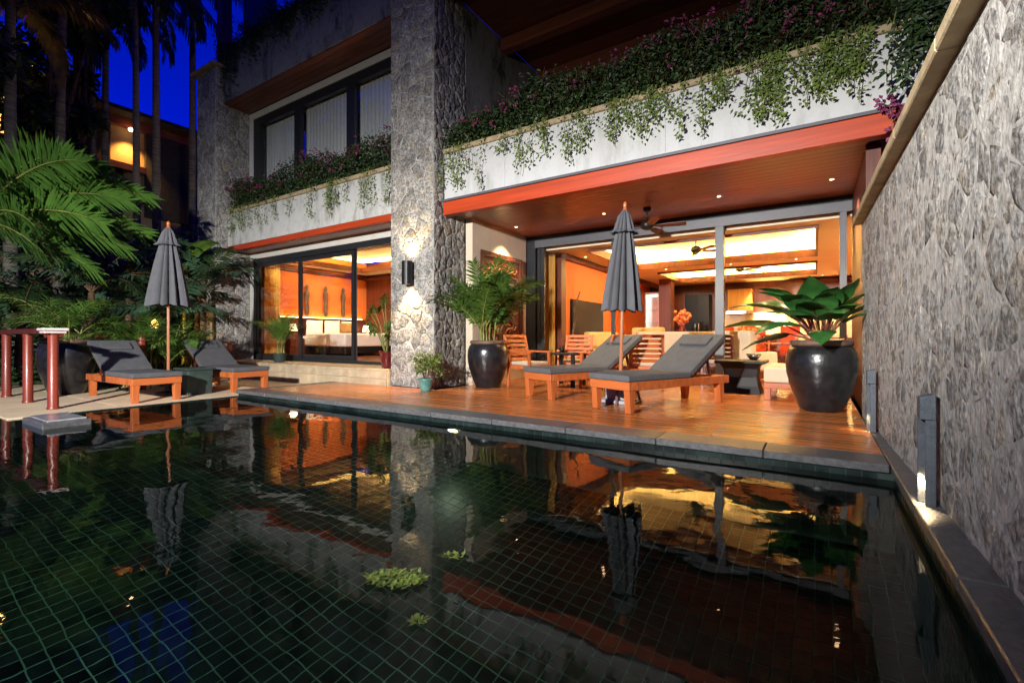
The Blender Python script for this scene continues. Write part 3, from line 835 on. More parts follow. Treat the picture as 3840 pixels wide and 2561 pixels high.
def make_umbrella(h0, h1, R1, base_kind):
    """closed parasol: canopy hem at h0, top at h1"""
    r = thing('umbrella', 'x', 'umbrella')
    MB().tube([(0,0,.05), (0,0,h1+.05)], .024, 10).build('pole', wood_pole, r, smooth=True)
    NP = 10
    def pleat(amp):
        def fn(r_, z, an):
            t = (an*NP/(2*PI)) % 1.0
            tri = abs(2*t-1)          # sharp outer ridges
            wob = 1 + .10*math.sin(math.floor(an*NP/(2*PI))*2.4)
            return r_*(1 - amp*(1 - tri**.38))*wob
        return fn
    H = h1-h0
    k = 9; NS = 132
    low = [(.09, h1-.15*H)] + [(.09+(R1-.09)*(q/k)**.8, h1-.16*H-(h1-.16*H-h0)*q/k) for q in range(1, k+1)]
    c = MB().lathe(low, NS, fn=pleat(.62))
    # scalloped hem
    b0 = len(c.v)
    for j in range(NS):
        an = 2*PI*j/NS; t = (an*NP/(2*PI)) % 1
        x, y, z = c.v[b0-NS+j]
        c.v[b0-NS+j] = (x, y, z-.045*abs(2*t-1)+.025)
    c.build('canopy', M['canvas'], r)
    up = [(.030, h1+.0), (.088, h1-.09), (.145, h1-.20*H), (.200, h1-.235*H)]
    MB().lathe(up, 132, fn=pleat(.40)).build('vent_flap', M['canvas'], r)
    MB().lathe([(.012, h1+.11), (.026, h1+.09), (.030, h1+.06), (.018, h1+.03), (.035, h1-.005)], 12).build('finial', M['teak_y'], r, smooth=True)
    return r
wood_pole = wood('umbrella pole wood', (.40,.16,.075), .4, 2, .2, .03)
u = make_umbrella(1.27, 2.66, .285, 0)
put(u, (-2.28, 6.30, 0), 0, 'closed grey umbrella standing between the two deck loungers', 'closed umbrellas')
u.rotation_euler = (0, R(1.6), 0)
MB().box(-.26, .26, -.2, .2, 0, .05).box(-.16, .16, -.14, .14, .052, .27).build('base', M['chrome_grey'], u, bevel=.012)
u2 = make_umbrella(1.56, 2.93, .315, 0)
MB().lathe([(.001,0),(.20,0),(.20,.04),(.05,.07),(.035,.25),(.001,.25)], 20).build('base', M['metal_black'], u2)
put(u2, (-9.56, 3.68, -.098), 0, 'closed grey umbrella on cream paving before dark garden', 'closed umbrellas')
# round side table pierced by the pole
o = thing('side_table', 'low dark round side table around the umbrella pole between deck loungers', 'side table', (-2.28, 6.30, 0))
MB().lathe([(.03, .405), (.25, .405), (.262, .42), (.25, .436), (.03, .436)], 28).build('table_top', M['cushion'], o, smooth=False)
for k in range(3):
    a = R(40+120*k)
    MB().bar((.20*math.cos(a)+.0, .20*math.sin(a), .404), (.235*math.cos(a)+.06*(1 if k==0 else 0), .235*math.sin(a), 0), .03, .03).build('leg', M['dark_wood'], o)
# green planter box with the umbrella standing in it
o = thing('planter_box', 'dark green square planter tub between the two left loungers beside the umbrella pole', 'planter', (-9.28, 3.98, -.098))
MB().prism([(-.19,0),(.19,0),(.225,.43),(-.225,.43)], 'y', -.20, .20).build('tub', M['green_box'], o, bevel=.01)
MB().box(-.25, .25, -.24, .24, .431, .465).build('rim', M['green_box'], o, bevel=.008)

# slatted armchairs and table at the back of the deck
def make_armchair():
    r = thing('slatted_armchair', 'x', 'armchair')
    for sx in (-1, 1):
        x = sx*.27
        MB().bar((x, -.26, 0), (x, -.24, .62), .05, .045).build('leg', M['teak_y'], r, bevel=.004)
        MB().bar((x, .28, 0), (x, .25, .45), .05, .045).bar((x, .25, .44), (x, .38, .95), .05, .04).build('leg', M['teak_y'], r, bevel=.004)
        MB().bar((x, -.30, .635), (x, .33, .645), .07, .03).build('arm', M['teak'], r, bevel=.006)
    MB().box(-.245, .245, -.27, -.23, .33, .40).box(-.245, .245, .22, .26, .33, .40).box(-.245, -.215, -.229, .219, .33, .40).box(.215, .245, -.229, .219, .33, .40).build('seat_frame', M['teak'], r, bevel=.004)
    MB().box(-.235, .235, -.26, .24, .402, .465).build('cushion', M['cream_cushion'], r, bevel=.02, seg=2)
    for k in range(6):
        z = .50+k*.085; y = .25+(z-.44)*.255
        MB().bar((-.243, y, z), (.243, y, z), .018, .058, (0,.25,1)).build('slat', M['teak'], r, bevel=.003)
    return r
ch = make_armchair()
GC = 'slatted teak armchairs around the small dark table'
put(ch, (-4.42, 7.45, 0), R(78), 'slatted orange armchair right beside the black palm pot', GC)
put(copy_tree(ch), (-4.10, 8.72, 0), R(10), 'slatted armchair facing the pool under the big television', GC)
put(copy_tree(ch), (-3.22, 7.95, 0), R(-97), 'slatted armchair with cream pad seen side on behind the left deck lounger', GC)
put(copy_tree(ch), (-2.52, 8.35, 0), R(195), 'slatted armchair seen from behind between the two deck lounger backs', GC)
o = thing('terrace_table', 'small dark square table between slatted armchairs beside the palm pot', 'table', (-3.92, 7.98, 0))
MB().box(-.29, .29, -.29, .29, .58, .62).build('table_top', M['black'], o, bevel=.008)
for (sx, sy) in ((-1,-1),(1,-1),(1,1),(-1,1)): MB().box(sx*.24-.03, sx*.24+.03, sy*.24-.03, sy*.24+.03, 0, .579).build('leg', M['black'], o)
o = thing('candle_holder', 'small dark candle cup on the table among slatted armchairs', 'candle holder', (-3.98, 7.9, .62))
MB().lathe([(.001,0),(.04,0),(.05,.06),(.045,.11),(.038,.11),(.04,.02)], 14).build('cup', M['black'], o, smooth=True)
MB().lathe([(.001,.075),(.03,.075),(.03,.02)], 10).build('candle', M['white_cloth'], o)

# black waisted coffee table with silver bowl, daybed with pillows
o = thing('coffee_table', 'black waisted square coffee table by the steel door post', 'coffee table', (-1.02, 8.62, 0))
prof = [(.26, 0), (.30, .0), (.26, .12), (.235, .26), (.25, .40), (.30, .48)]
c = MB()
for k in range(len(prof)-1):
    (r0, z0), (r1, z1) = prof[k], prof[k+1]
    for (a, b_) in (((-1,-1),(1,-1)),((1,-1),(1,1)),((1,1),(-1,1)),((-1,1),(-1,-1))):
        c.quad((a[0]*r0,a[1]*r0,z0),(b_[0]*r0,b_[1]*r0,z0),(b_[0]*r1,b_[1]*r1,z1),(a[0]*r1,a[1]*r1,z1))
c.build('pedestal', M['black'], o)
MB().box(-.37, .37, -.37, .37, .482, .53).build('table_top', M['black'], o, bevel=.01)
o = thing('bowl', 'silver bowl on the black coffee table', 'bowl', (-.86, 8.75, .532))
MB().lathe([(.001,.0),(.05,.0),(.09,.04),(.115,.10),(.108,.10),(.08,.045),(.001,.02)], 20).build('bowl', M['silver'], o, smooth=True)
o = thing('daybed', 'white cushioned teak daybed partly hidden behind the big leafy pot', 'daybed', (-.13, 8.42, 0))
MB().box(-.5, .5, -.72, .70, .17, .25).build('frame', M['teak'], o, bevel=.006)
for (sx, sy) in ((-1,-1),(1,-1),(1,1),(-1,1)): MB().box(sx*.45-.04, sx*.45+.04, sy*.65-.05, sy*.65+.05, 0, .169).build('leg', M['teak_y'], o, bevel=.004)
MB().box(-.5, .5, -.71, .69, .252, .47).build('mattress', M['white_cloth'], o, bevel=.035, seg=3)
def pillow(name, label, loc, s, rot, m):
    r = thing(name, label, 'cushion', loc); r.rotation_euler = rot
    c = MB(); n = 8
    for sgn in (1, -1):
        b0 = len(c.v)
        for i in range(n+1):
            for j in range(n+1):
                x, y = i/n*2-1, j/n*2-1
                h_ = (max(0,(1-x**4))*max(0,(1-y**4)))**.5
                c.v.append((x*s[0]/2*(1-.06*(1-y*y)), y*s[1]/2*(1-.06*(1-x*x)), sgn*h_*s[2]/2))
        for i in range(n):
            for j in range(n):
                a = b0+i*(n+1)+j; c.f.append((a, a+1, a+n+2, a+n+1))
    c.build('cover', m, r, smooth=True); return r
pillow('pillow', 'tan square pillow leaning on the white daybed nearest its front', (-.16, 8.62, .67), (.42,.42,.15), (R(68),0,R(-20)), M['tan_cloth'])
pillow('pillow', 'yellow pillow standing upright at the back of the white daybed', (-.02, 8.98, .71), (.46,.46,.16), (R(72),0,R(-8)), M['yellow_cloth'])
pillow('pillow', 'white pillow beside the tan one on the daybed', (.20, 8.78, .69), (.44,.44,.15), (R(66),0,R(18)), M['white_cloth'])

# ------------------------------------------------------------------ pots
def pot(name, label, loc, prof, m, rimm=None, rim=None, n=40):
    r = thing(name, label, 'pot', loc)
    fn = None
    MB().lathe(prof, n).build('body', m, r, smooth=True)
    if rim: MB().lathe(rim, n).build('rim', rimm, r, smooth=True)
    top = prof[-1]
    MB().lathe([(.001, top[1]-.05), (top[0]*.97, top[1]-.05)], n).build('soil', M['soil'], r)
    return r
def jar(R_, H):
    base = [(0,0),(.58,0),(.60,.01),(.66,.08),(.78,.22),(.90,.38),(.975,.54),(1.0,.68),(.97,.80),(.90,.88),(.83,.915),(.80,.92)]
    out = []
    for k in range(len(base)-1):
        (a, z), (b_, y) = base[k], base[k+1]
        for q in range(3):
            t = q/3; rr = a+(b_-a)*t
            wob = (.006*math.sin(70*(z+(y-z)*t))) if z > .1 and z < .8 else 0
            out.append(((rr+wob)*R_, (z+(y-z)*t)*H))
    out.append((base[-1][0]*R_, base[-1][1]*H))
    return out
def big_jar(label, loc, R_, H):
    return pot('glazed_jar', label, loc, jar(R_, H), M['black_glaze'], M['pot_rim'], [(.80*R_, .92*H-.004), (.86*R_, .93*H), (.875*R_, .955*H), (.86*R_, .99*H), (.82*R_, H), (.76*R_, .985*H), (.76*R_, .90*H)])
GJ = 'black glazed jars holding plants'
j1 = big_jar('glossy black jar with areca palm against the stone pier', (-5.02, 6.98, 0), .375, .85); j1['group'] = GJ
j2 = big_jar('largest black jar with broad leaved plant next to the right stone wall', (.06, 7.0, 0), .385, .87); j2['group'] = GJ
j3 = big_jar('black jar with palm behind the red timber posts', (-11.2, 2.75, -.098), .40, .98); j3['group'] = GJ
j4 = pot('teal_pot', 'small teal glazed pot on deck before the stone pier', (-5.50, 5.86, 0.001), [(0,0),(.075,0),(.085,.02),(.115,.12),(.128,.19),(.136,.195),(.136,.215),(.124,.215)], M['teal_glaze'])
j5 = pot('red_pot', 'glossy dark red pot on the tan landing beside the pier', (-7.08, 6.46, .302), [(0,0),(.10,0),(.11,.02),(.125,.15),(.15,.30),(.165,.31),(.165,.335),(.145,.335)], M['red_glaze'])
j6 = pot('low_pot', 'low dark pot with feathery palm on the landing before the bedroom', (-11.05, 6.62, .302), [(0,0),(.11,0),(.13,.03),(.15,.2),(.16,.22),(.145,.22)], M['green_box'])

# ------------------------------------------------------------------ lamps and fans
o = thing('wall_sconce', 'black cylinder sconce glowing up and down on the stone pier', 'wall lamp', (-6.2, 6.12, 1.86))
MB().lathe([(.085,0),(.095,0),(.095,.42),(.085,.42)], 24).lathe([(.001,.06),(.085,.06)], 24).lathe([(.001,.36),(.085,.36)], 24).build('shade', M['metal_black'], o, smooth=False)
MB().box(-.03, .03, .08, .15, .16, .26).build('bracket', M['metal_black'], o)
for z, zz in ((.055, -1), (.365, 1)):
    MB().lathe([(.001, z), (.045, z+zz*.004)], 14).build('bulb', M['bulb'], o)
def spot(name, loc, to, e, c=(1,.72,.40), size=110, blend=.6, rad=.03, parent=None):
    d = bpy.data.lights.new(name, 'SPOT'); d.energy = e; d.color = c; d.spot_size = R(size); d.spot_blend = blend; d.shadow_soft_size = rad
    q = bpy.data.objects.new(name, d); col.objects.link(q); q.location = loc
    q.rotation_euler = (Vector(to)-Vector(loc)).to_track_quat('-Z', 'Y').to_euler(); return q
spot('sconce_beam', (-6.2, 6.10, 1.85), (-6.2, 6.22, 1.2), 75, size=100)
spot('sconce_beam', (-6.2, 6.10, 2.29), (-6.2, 6.22, 2.9), 38, size=100)

def wall_lamp(yw, label):
    """slate hood fixed to the garden wall, open slot on the pool side"""
    p = gl_((-.035, yw, 0))
    o = thing('wall_lamp', label, 'wall lamp', p, -WA, 'slate hooded wall lamps on the right wall')
    MB().prism([(-.068,.46),(0,.46),(0,.60),(-.068,.58)], 'y', -.038, .038).build('hood', M['slate'], o, bevel=.004)
    MB().prism([(-.045,.0),(0,.0),(0,.459),(-.045,.459)], 'y', -.038, -.027).build('cheek', M['slate'], o, bevel=.003)
    MB().prism([(-.066,.0),(0,.0),(0,.459),(-.066,.459)], 'y', .027, .038).build('cheek', M['slate'], o, bevel=.003)
    c = MB().prism([(-.025,.0),(-.001,.0),(-.001,.459),(-.010,.459)], 'y', -.0265, .0265); c.build('reflector', flat('brass reflector', (.30,.17,.05), .5, .2, 12), o)
    MB().lathe([(.001,.0),(.008,.0),(.008,.05),(.001,.055)], 10, c=(-.032, 0, .08)).build('bulb', M['flame'], o)
    q = gl_((-.035-.056, yw, .17))
    return o, q
o, q = wall_lamp(2.55, 'nearer slate hooded lamp low on the right wall, its slot glowing')
spot('lamp_beam', q, (q.x-.04, q.y-.02, 0), 9, size=120, rad=.015)
o, q = wall_lamp(4.85, 'farther slate hooded lamp low on the right wall, beside the big jar')
spot('lamp_beam', q, (q.x-.04, q.y-.02, 0), 1.2, size=120, rad=.015)

dl_me = None
def downlight(x, y, z, e, label, group, size=95, parent_kind=None):
    global dl_me
    o = thing('downlight', label, 'downlight', (x, y, z), 0, group)
    MB().lathe([(.026,.0),(.044,-.004),(.046,.0)], 18).build('ring', M['silver'], o)
    MB().lathe([(.001,-.0015),(.026,-.0015)], 14).build('bulb', M['bulb_low'], o)
    if e > 0: spot('downlight_beam', (x, y, z-.02), (x, y, 0), e, size=size, rad=.03)
G1 = 'recessed lights in the terrace soffit'
for (x, lab) in ((-5.15, 'recessed soffit light above the carved wooden wall panel'), (-3.25, 'recessed soffit light left of the terrace fan'), (-1.3, 'recessed soffit light above the steel door post'), (.2, 'recessed soffit light above the big leafy jar')):
    downlight(x, 8.15, 3.163, 95, lab, G1)

def make_fan(drop):
    o = thing('ceiling_fan', 'x', 'ceiling fan')
    MB().lathe([(.001,0),(.07,0),(.06,-.05),(.015,-.07),(.012,-drop+.12),(.03,-drop+.11)], 18).build('rod', M['metal_black'], o, smooth=True)
    MB().lathe([(.03,-drop+.11),(.10,-drop+.08),(.12,-drop+.03),(.11,-drop-.03),(.06,-drop-.06),(.001,-drop-.065)], 20).build('motor', M['metal_black'], o, smooth=True)
    for k in range(5):
        a = R(72*k+12)
        b_ = MB()
        b_.v = [(.10,-.02,0),(.22,-.06,.012),(.60,-.075,.018),(.64,-.04,.012),(.64,.05,-.012),(.60,.07,-.016),(.22,.06,-.012),(.10,.02,0)]
        b_.v += [(x, y, z-.008) for x, y, z in b_.v]
        b_.f = [tuple(range(8)), tuple(range(15,7,-1))] + [(i, i+8, (i+1)%8+8, (i+1)%8) for i in range(8)]
        q = b_.build('blade', M['dark_wood'], o); q.location = (0,0,-drop); q.rotation_euler = (0,0,a)
    return o
GF = 'dark ceiling fans'
fan = make_fan(.32); put(fan, (-2.47, 8.2, 3.164), 0, 'dark ceiling fan under the terrace soffit behind the umbrella top', GF)
put(copy_tree(fan), (-2.35, 11.6, CZ+.399), R(20), 'dark ceiling fan in the lit coffer of the living room', GF)
put(copy_tree(fan), (-1.9, 15.6, CZ+.399), R(40), 'dark ceiling fan in the far coffer toward the kitchen', GF)

# pool light under the deck edge
def pool_light(p, d, label):
    o = thing('pool_light', label, 'pool light', p)
    o.rotation_euler = Vector(d).to_track_quat('Z', 'Y').to_euler()
    MB().lathe([(.075,.0),(.10,.0),(.10,.012),(.078,.018)], 20).build('ring', M['silver'], o)
    MB().lathe([(.001,.012),(.074,.008)], 20).build('lens', M['pool_lens'], o)
    return o
pool_light((-3.56, 4.258, -.45), (0,-1,0), 'round underwater lamp glowing below the deck edge in front of the palm jar')
spot('pool_beam', (-3.56, 4.22, -.45), (-3.6, 2.6, -1.55), 5, (.75, 1.0, .80), 150, .9, .06)
for (p, d, lab) in (((.455, -.9, -.45), (-1,0,0), 'unseen round underwater lamp added on the right pool wall beside the viewer'), ((-4.4, -3.99, -.45), (0,1,0), 'unseen round underwater lamp added on the near pool wall behind the viewer'), ((-9.5, -3.99, -.45), (0,1,0), 'unseen round underwater lamp added on the near pool wall far to the left')):  # unseen lamps added to light the pool floor
    pool_light(p, d, lab)
    q = Vector(p)+Vector(d)*.04
    spot('pool_beam', q, q+Vector(d)*2+Vector((0,0,-.8)), 88, (.72, 1.0, .82), 150, .9, .06)

# ------------------------------------------------------------------ living room furniture
o = thing('television', 'wide black television on the orange wall', 'television', (-4.99, 11.4, .82))
MB().box(-.03, .03, -1.0, 1.0, .0, 1.02).build('bezel', M['black'], o, bevel=.008)
MB().box(.031, .034, -.97, .97, .03, .99).build('screen', M['screen'], o)
o = thing('tv_console', 'low dark cabinet beneath the wide television', 'cabinet', (-4.76, 11.4, 0))
MB().box(-.24, .24, -1.2, 1.2, .08, .60).build('body', M['mahog'], o, bevel=.008)
MB().box(-.18, .18, -1.1, 1.1, 0, .079).build('plinth', M['black'], o)
for k in range(3): MB().box(.241, .256, -1.17+k*.79, -.41+k*.79, .12, .57).build('door', M['dark_wood'], o, bevel=.003)
def curtain(label, x0, x1, y, z0, z1, m, amp=.035, n=60, axis='x', cat='curtain'):
    o = thing('curtain', label, cat, ((x0+x1)/2 if axis=='x' else y, y if axis=='x' else (x0+x1)/2, z0))
    c = MB(); w = x1-x0; nw = max(3, round(w/.13))
    for k in range(n+1):
        s = k/n; off = amp*math.sin(s*nw*2*PI)+.3*amp*math.sin(s*nw*5.1)
        p = (-w/2+w*s, off) if axis == 'x' else (off, -w/2+w*s)
        for z in (0, (z1-z0)*.5, z1-z0): c.v.append((p[0], p[1], z))
    for k in range(n):
        for q in range(2):
            a = k*3+q; c.f.append((a, a+3, a+4, a+1))
    c.build('cloth', m, o, smooth=True)
    MB().bar((-w/2, 0, z1-z0+.02), (w/2, 0, z1-z0+.02), .03, .03).build('rail', M['mahog'], o) if axis == 'x' else None
    return o
for yy in (10.9, 12.6): spot('wall_fill_spot', (-2.9, yy, 2.8), (-5.02, yy-.1, 1.5), 48, (1,.74,.5), size=120, blend=1, rad=.12)  # added spots without fittings, brighten the orange television wall
for yy in (9.0, 10.3): spot('bed_wall_fill_spot', (-12.9, yy, 3.1), (-14.0, yy, 1.9), 26, size=120, rad=.04)  # added fill spots for the orange bedroom wall, no fittings
spot('bed_fill_spot', (-11.6, 9.7, 3.1), (-12.7, 10, .9), 120, (1,.78,.5), size=90, rad=.04)  # added fill spot that brightens the bed
curtain('golden curtain gathered at the left end of the living room doors', -5.30, -4.97, 9.52, .0, 2.76, M['curtain_gold'], n=50)
curtain('golden curtain gathered at the left end of the bedroom doors', -13.2, -12.4, 7.45, .335, 3.06, M['curtain_gold'])
curtain('pale curtain behind the upper window pane farthest from the pier', -13.05, -11.1, 7.32, 4.05, 6.9, M['curtain_pale'], .015)
curtain('pale curtain behind the middle pane of the upper window', -11.05, -9.05, 7.32, 4.05, 6.9, M['curtain_pale'], .015)
curtain('pale curtain behind the upper window pane closest to the pier', -9.0, -6.8, 7.32, 4.05, 6.9, M['curtain_pale'], .015)
# carved panel on the terrace side wall
o = thing('carved_panel', 'carved red wooden panel framed on the cream side wall behind the palm', 'wall panel', (-5.495, 8.1, .35))
MB().box(0, .03, -.72, .72, 0, 2.22).build('board', M['mahog'], o)
MB().box(.031, .06, -.76, -.66, -.03, 2.26).box(.031, .06, .66, .76, -.03, 2.26).box(.031, .06, -.659, .659, 2.16, 2.26).box(.031, .06, -.659, .659, -.03, .07).build('frame', M['dark_wood'], o, bevel=.005)
for k in range(5):
    for q in range(2):
        yc, zc = -.32+.64*q, .32+.40*k
        c = MB()
        for w_ in range(6):
            a0 = w_*PI/3+.3*k
            c.tube([(.034+.012*math.sin(PI*t/6), yc+.26*(t/6)*math.cos(a0+t*.22), zc+.18*(t/6)*math.sin(a0+t*.22)) for t in range(7)], [.028*(1-.1*t) for t in range(7)], 6)
        c.ball((.04, yc, zc), .05, 8, 5)
        c.build('carving', M['soffit'], o, smooth=True)
o = thing('driftwood_sculpture', 'thin twisted driftwood pole standing by the golden living room curtain', 'sculpture', (-4.55, 9.75, 0))
MB().tube([(.10*math.sin(t*.8)*(1-.05*t)+.05*math.sin(t*2.1), .05*math.cos(t*1.1), .04+t*.19) for t in range(11)], [.05-.0035*t for t in range(11)], 8).build('branch', M['stem_brown'], o, smooth=True)
MB().lathe([(.001,0),(.16,0),(.16,.05),(.001,.05)], 16).build('base', M['black'], o)

def make_sofa(name, label, cat, loc, rz, w, d, m, frame, hb=1.04):
    o = thing(name, label, cat, loc, rz)
    MB().box(-w/2, w/2, -d/2, d/2, .10, .24).build('frame', frame, o, bevel=.008)
    for sx in (-1,1):
        for sy in (-1,1): MB().box(sx*(w/2-.08)-.03, sx*(w/2-.08)+.03, sy*(d/2-.08)-.03, sy*(d/2-.08)+.03, 0, .099).build('leg', frame, o)
        MB().box(sx*(w/2-.09)-.09, sx*(w/2-.09)+.09, -d/2, d/2-.2, .242, .62).build('arm', m, o, bevel=.04, seg=2)
    MB().box(-w/2, w/2, d/2-.2, d/2, .242, hb).build('backrest', m, o, bevel=.05, seg=2)
    nc = max(1, round((w-.36)/.7)); cw = (w-.364)/nc
    for k in range(nc):
        MB().box(-w/2+.182+k*cw+.003, -w/2+.182+(k+1)*cw-.003, -d/2-.02, d/2-.202, .242, .46).build('seat_cushion', m, o, bevel=.04, seg=2)
    return o
make_sofa('sofa', 'long white sofa in the living room behind the right deck lounger', 'sofa', (-2.5, 11.6, -.003), R(180), 2.3, .9, M['white_cloth'], M['mahog'])
make_sofa('armchair', 'white upholstered armchair beyond the steel door post', 'armchair', (-1.25, 10.7, -.003), R(150), .95, .85, M['white_cloth'], M['mahog'])
make_sofa('armchair', 'yellow armchair in the living room beyond the umbrella', 'armchair', (-3.45, 12.2, -.003), R(160), .9, .85, M['yellow_cloth'], M['mahog'], 1.16)
make_sofa('sofa', 'cream sofa at the right of the living room behind the leafy jar', 'sofa', (1.0, 11.6, -.003), R(-90), 2.2, .9, M['white_cloth'], M['mahog'])
make_sofa('armchair', 'yellow armchair left of the white living room sofa near the television', 'armchair', (-4.1, 10.6, -.003), R(60), .9, .8, M['yellow_cloth'], M['mahog'])
pillow('pillow', 'yellow pillow on the cream sofa at right of the living room', (.78, 11.1, .66), (.45,.45,.15), (R(70),0,R(-80)), M['yellow_cloth'])
o = thing('dining_table', 'long mahogany dining table laid in the back of the living room', 'dining table', (-1.2, 14.6, -.003))
MB().box(-1.5, 1.5, -.5, .5, .70, .755).build('table_top', M['mahog'], o, bevel=.008)
for sx in (-1,1):
    for sy in (-1,1): MB().box(sx*1.38-.04, sx*1.38+.04, sy*.4-.04, sy*.4+.04, 0, .699).build('leg', M['mahog'], o)
red_mat = flat('red placemat', (.62,.06,.015), .7, .1, 5)
for k in range(6):
    o2 = MB().box(-.19, .19, -.13, .13, 0, .008).build('placemat', red_mat); o2.location = (-2.2+.85*(k%3)+.15, 14.35+.5*(k//3), .753)
    tag(o2, 'red placemat on the long dining table', 'placemat', 'red placemats on the dining table')
def make_dchair():
    r = thing('dining_chair', 'wooden dining chair at the long dining table', 'dining chair', (0,0,0), 0, 'wooden dining chairs at the dining table')
    for sx in (-1,1):
        MB().box(sx*.2-.02, sx*.2+.02, -.21, -.17, 0, .44).build('leg', M['teak_y'], r)
        MB().box(sx*.2-.02, sx*.2+.02, .17, .21, 0, .98).build('leg', M['teak_y'], r)
    MB().box(-.23, .23, -.22, .22, .441, .48).build('seat', M['teak'], r)
    MB().box(-.179, .179, .175, .2, .90, .98).box(-.179, .179, .175, .2, .62, .67).box(-.09, -.06, .178, .198, .671, .899).box(.06, .09, .178, .198, .671, .899).build('backrest', M['teak'], r)
    return r
o = thing('flower_pedestal', 'orange flower spray on a dark pedestal left of the dining table', 'flower stand', (-3.3, 14.4, -.003))
MB().box(-.17, .17, -.17, .17, 0, 1.0).build('pedestal', M['black'], o, bevel=.01)
MB().lathe([(.001,1.001),(.06,1.001),(.10,1.12),(.05,1.26),(.06,1.28)], 16).build('vase', M['red_glaze'], o, smooth=True)
c = MB(); r2 = random.Random(8)
for k in range(30):
    a = r2.uniform(0,6.28); rr = r2.uniform(0,.3); zz = 1.35+r2.uniform(0,.35)
    c.ball((rr*math.cos(a), rr*math.sin(a), zz), .05, 6, 4); c.tube([(0,0,1.2),(rr*math.cos(a), rr*math.sin(a), zz)], .005, 4)
c.build('flowers', flat('orange blossoms', (.42,.09,.02), .7, .3, 20), o)
def red_chair():
    r = thing('red_chair', 'high backed red upholstered chair on the kitchen side of the dining table', 'dining chair', (0,0,0), 0, 'red high backed chairs at the dining table')
    for sx in (-1,1):
        for sy in (-1,1): MB().box(sx*.2-.02, sx*.2+.02, sy*.2-.02, sy*.2+.02, 0, .40).build('leg', M['mahog'], r)
    MB().box(-.24, .24, -.24, .24, .401, .50).build('seat', red_mat, r, bevel=.03, seg=2)
    MB().box(-.24, .24, .16, .25, .502, 1.22).build('backrest', red_mat, r, bevel=.03, seg=2)
    return r
dc = make_dchair()
for k, (x, y, a) in enumerate([(-2.2,13.85,180),(-1.2,13.85,180),(-.2,13.85,180),(.45,14.2,-95),]):
    put(dc if k == 0 else copy_tree(dc), (x, y, -.003), R(a), 'wooden dining chair ' + ('on the near long side of the dining table' if a == 180 else 'alone at the right end of the dining table'))
rc = red_chair()
for k, x in enumerate((-2.3, -1.45, -.6)):
    put(rc if k == 0 else copy_tree(rc), (x, 15.35, -.003), 0)
vc = copy_tree(ch); put(vc, (-1.62, 10.05, 0), R(185), 'dark slatted chair standing just inside beside the steel door post', 'dark slatted chairs')
for q in bpy.data.objects:
    if q.parent is vc and q.type == 'MESH' and not q.name.startswith('cushion'):
        q.data = q.data.copy(); q.data.materials[0] = M['dark_wood']
o = thing('flower_bowl', 'low bowl of orange flowers on the dining table', 'flower bowl', (-1.6, 14.6, .753))
MB().lathe([(.001,0),(.07,0),(.14,.07),(.13,.07),(.001,.03)], 16).build('bowl', M['black'], o, smooth=True)
c = MB(); r2 = random.Random(3)
for k in range(22):
    a = r2.uniform(0,6.28); rr = r2.uniform(0,.12); c.ball((1.9*rr*math.cos(a), 1.9*rr*math.sin(a), .16+r2.uniform(0,.34)), .06, 6, 4); c.tube([(0,0,.05),(1.9*rr*math.cos(a), 1.9*rr*math.sin(a), .2)], .006, 4)
c.build('flowers', flat('orange flowers', (.7,.10,.02), .7, .3, 20), o)
# kitchen at the back
o = thing('kitchen_cabinet', 'tall dark wood kitchen cabinets along the back wall left of the hood', 'cabinet', (-2.9, 18.15, -.003))
MB().box(-2.4, -1.1, -.28, .29, 0, 2.5).build('body', M['mahog'], o)
for k in range(2): MB().box(-2.39+k*.65, -1.76+k*.65, -.305, -.281, .08, 2.47).build('door', M['dark_wood'], o)
o = thing('refrigerator', 'tall black double door refrigerator between the kitchen cabinets', 'refrigerator', (-3.56, 18.1, -.003))
MB().box(-.4, .4, -.3, .33, 0, 2.45).build('body', M['black'], o, bevel=.01)
for sx in (-1,1):
    d_ = MB().box(sx*.2-.193, sx*.2+.193, -.325, -.301, .05, 2.42).build('door', M['screen'], o)
    MB().box(sx*.06-.012, sx*.06+.012, -.36, -.326, .8, 1.4).build('handle', M['silver'], d_)
o = thing('kitchen_counter', 'cream topped kitchen counter beneath the golden hood', 'counter', (-1.4, 18.1, -.003))
MB().box(-1.6, 2.6, -.3, .33, 0, .90).build('body', M['mahog'], o)
MB().box(-1.65, 2.65, -.36, .34, .901, .95).build('counter_top', M['white_cloth'], o)
MB().box(-1.6, 2.6, .30, .335, .951, 1.78).build('splashback', M['cream'], o)
for k in range(5): MB().box(-1.58+k*.84, -.78+k*.84, -.325, -.301, .06, .86).build('door', M['dark_wood'], o)
o = thing('cooker_hood', 'golden box hood over the kitchen counter', 'cooker hood', (-2.2, 18.1, 1.72))
MB().box(-.42, .42, -.25, .33, 0, .10).build('canopy', M['silver'], o)
MB().box(-.37, .37, -.2, .33, .101, .85).build('chimney', M['curtain_gold'], o)
for k, (x0, x1, lab) in enumerate([(-1.55,-.3, 0), (.9, 2.4, 1)]):
    pass
for x in (-1.2, .6):
    MB().box(x-.4, x+.4, 18.30, 18.36, 1.735, 1.755).build('under_light', M['cove'], villa, True)
o = thing('wall_cabinet', 'dark wood wall cabinet right of the golden hood', 'cabinet', (.4, 18.25, 1.80))
MB().box(-1.2, 1.2, -.18, .18, 0, 1.0).build('body', M['mahog'], o)
for k in range(3): MB().box(-1.19+k*.8, -.41+k*.8, -.2, -.181, .02, .98).build('door', M['dark_wood'], o)
o = thing('display_cabinet', 'glass fronted display cabinet with lit shelves at the back left', 'cabinet', (-4.72, 16.4, -.003))
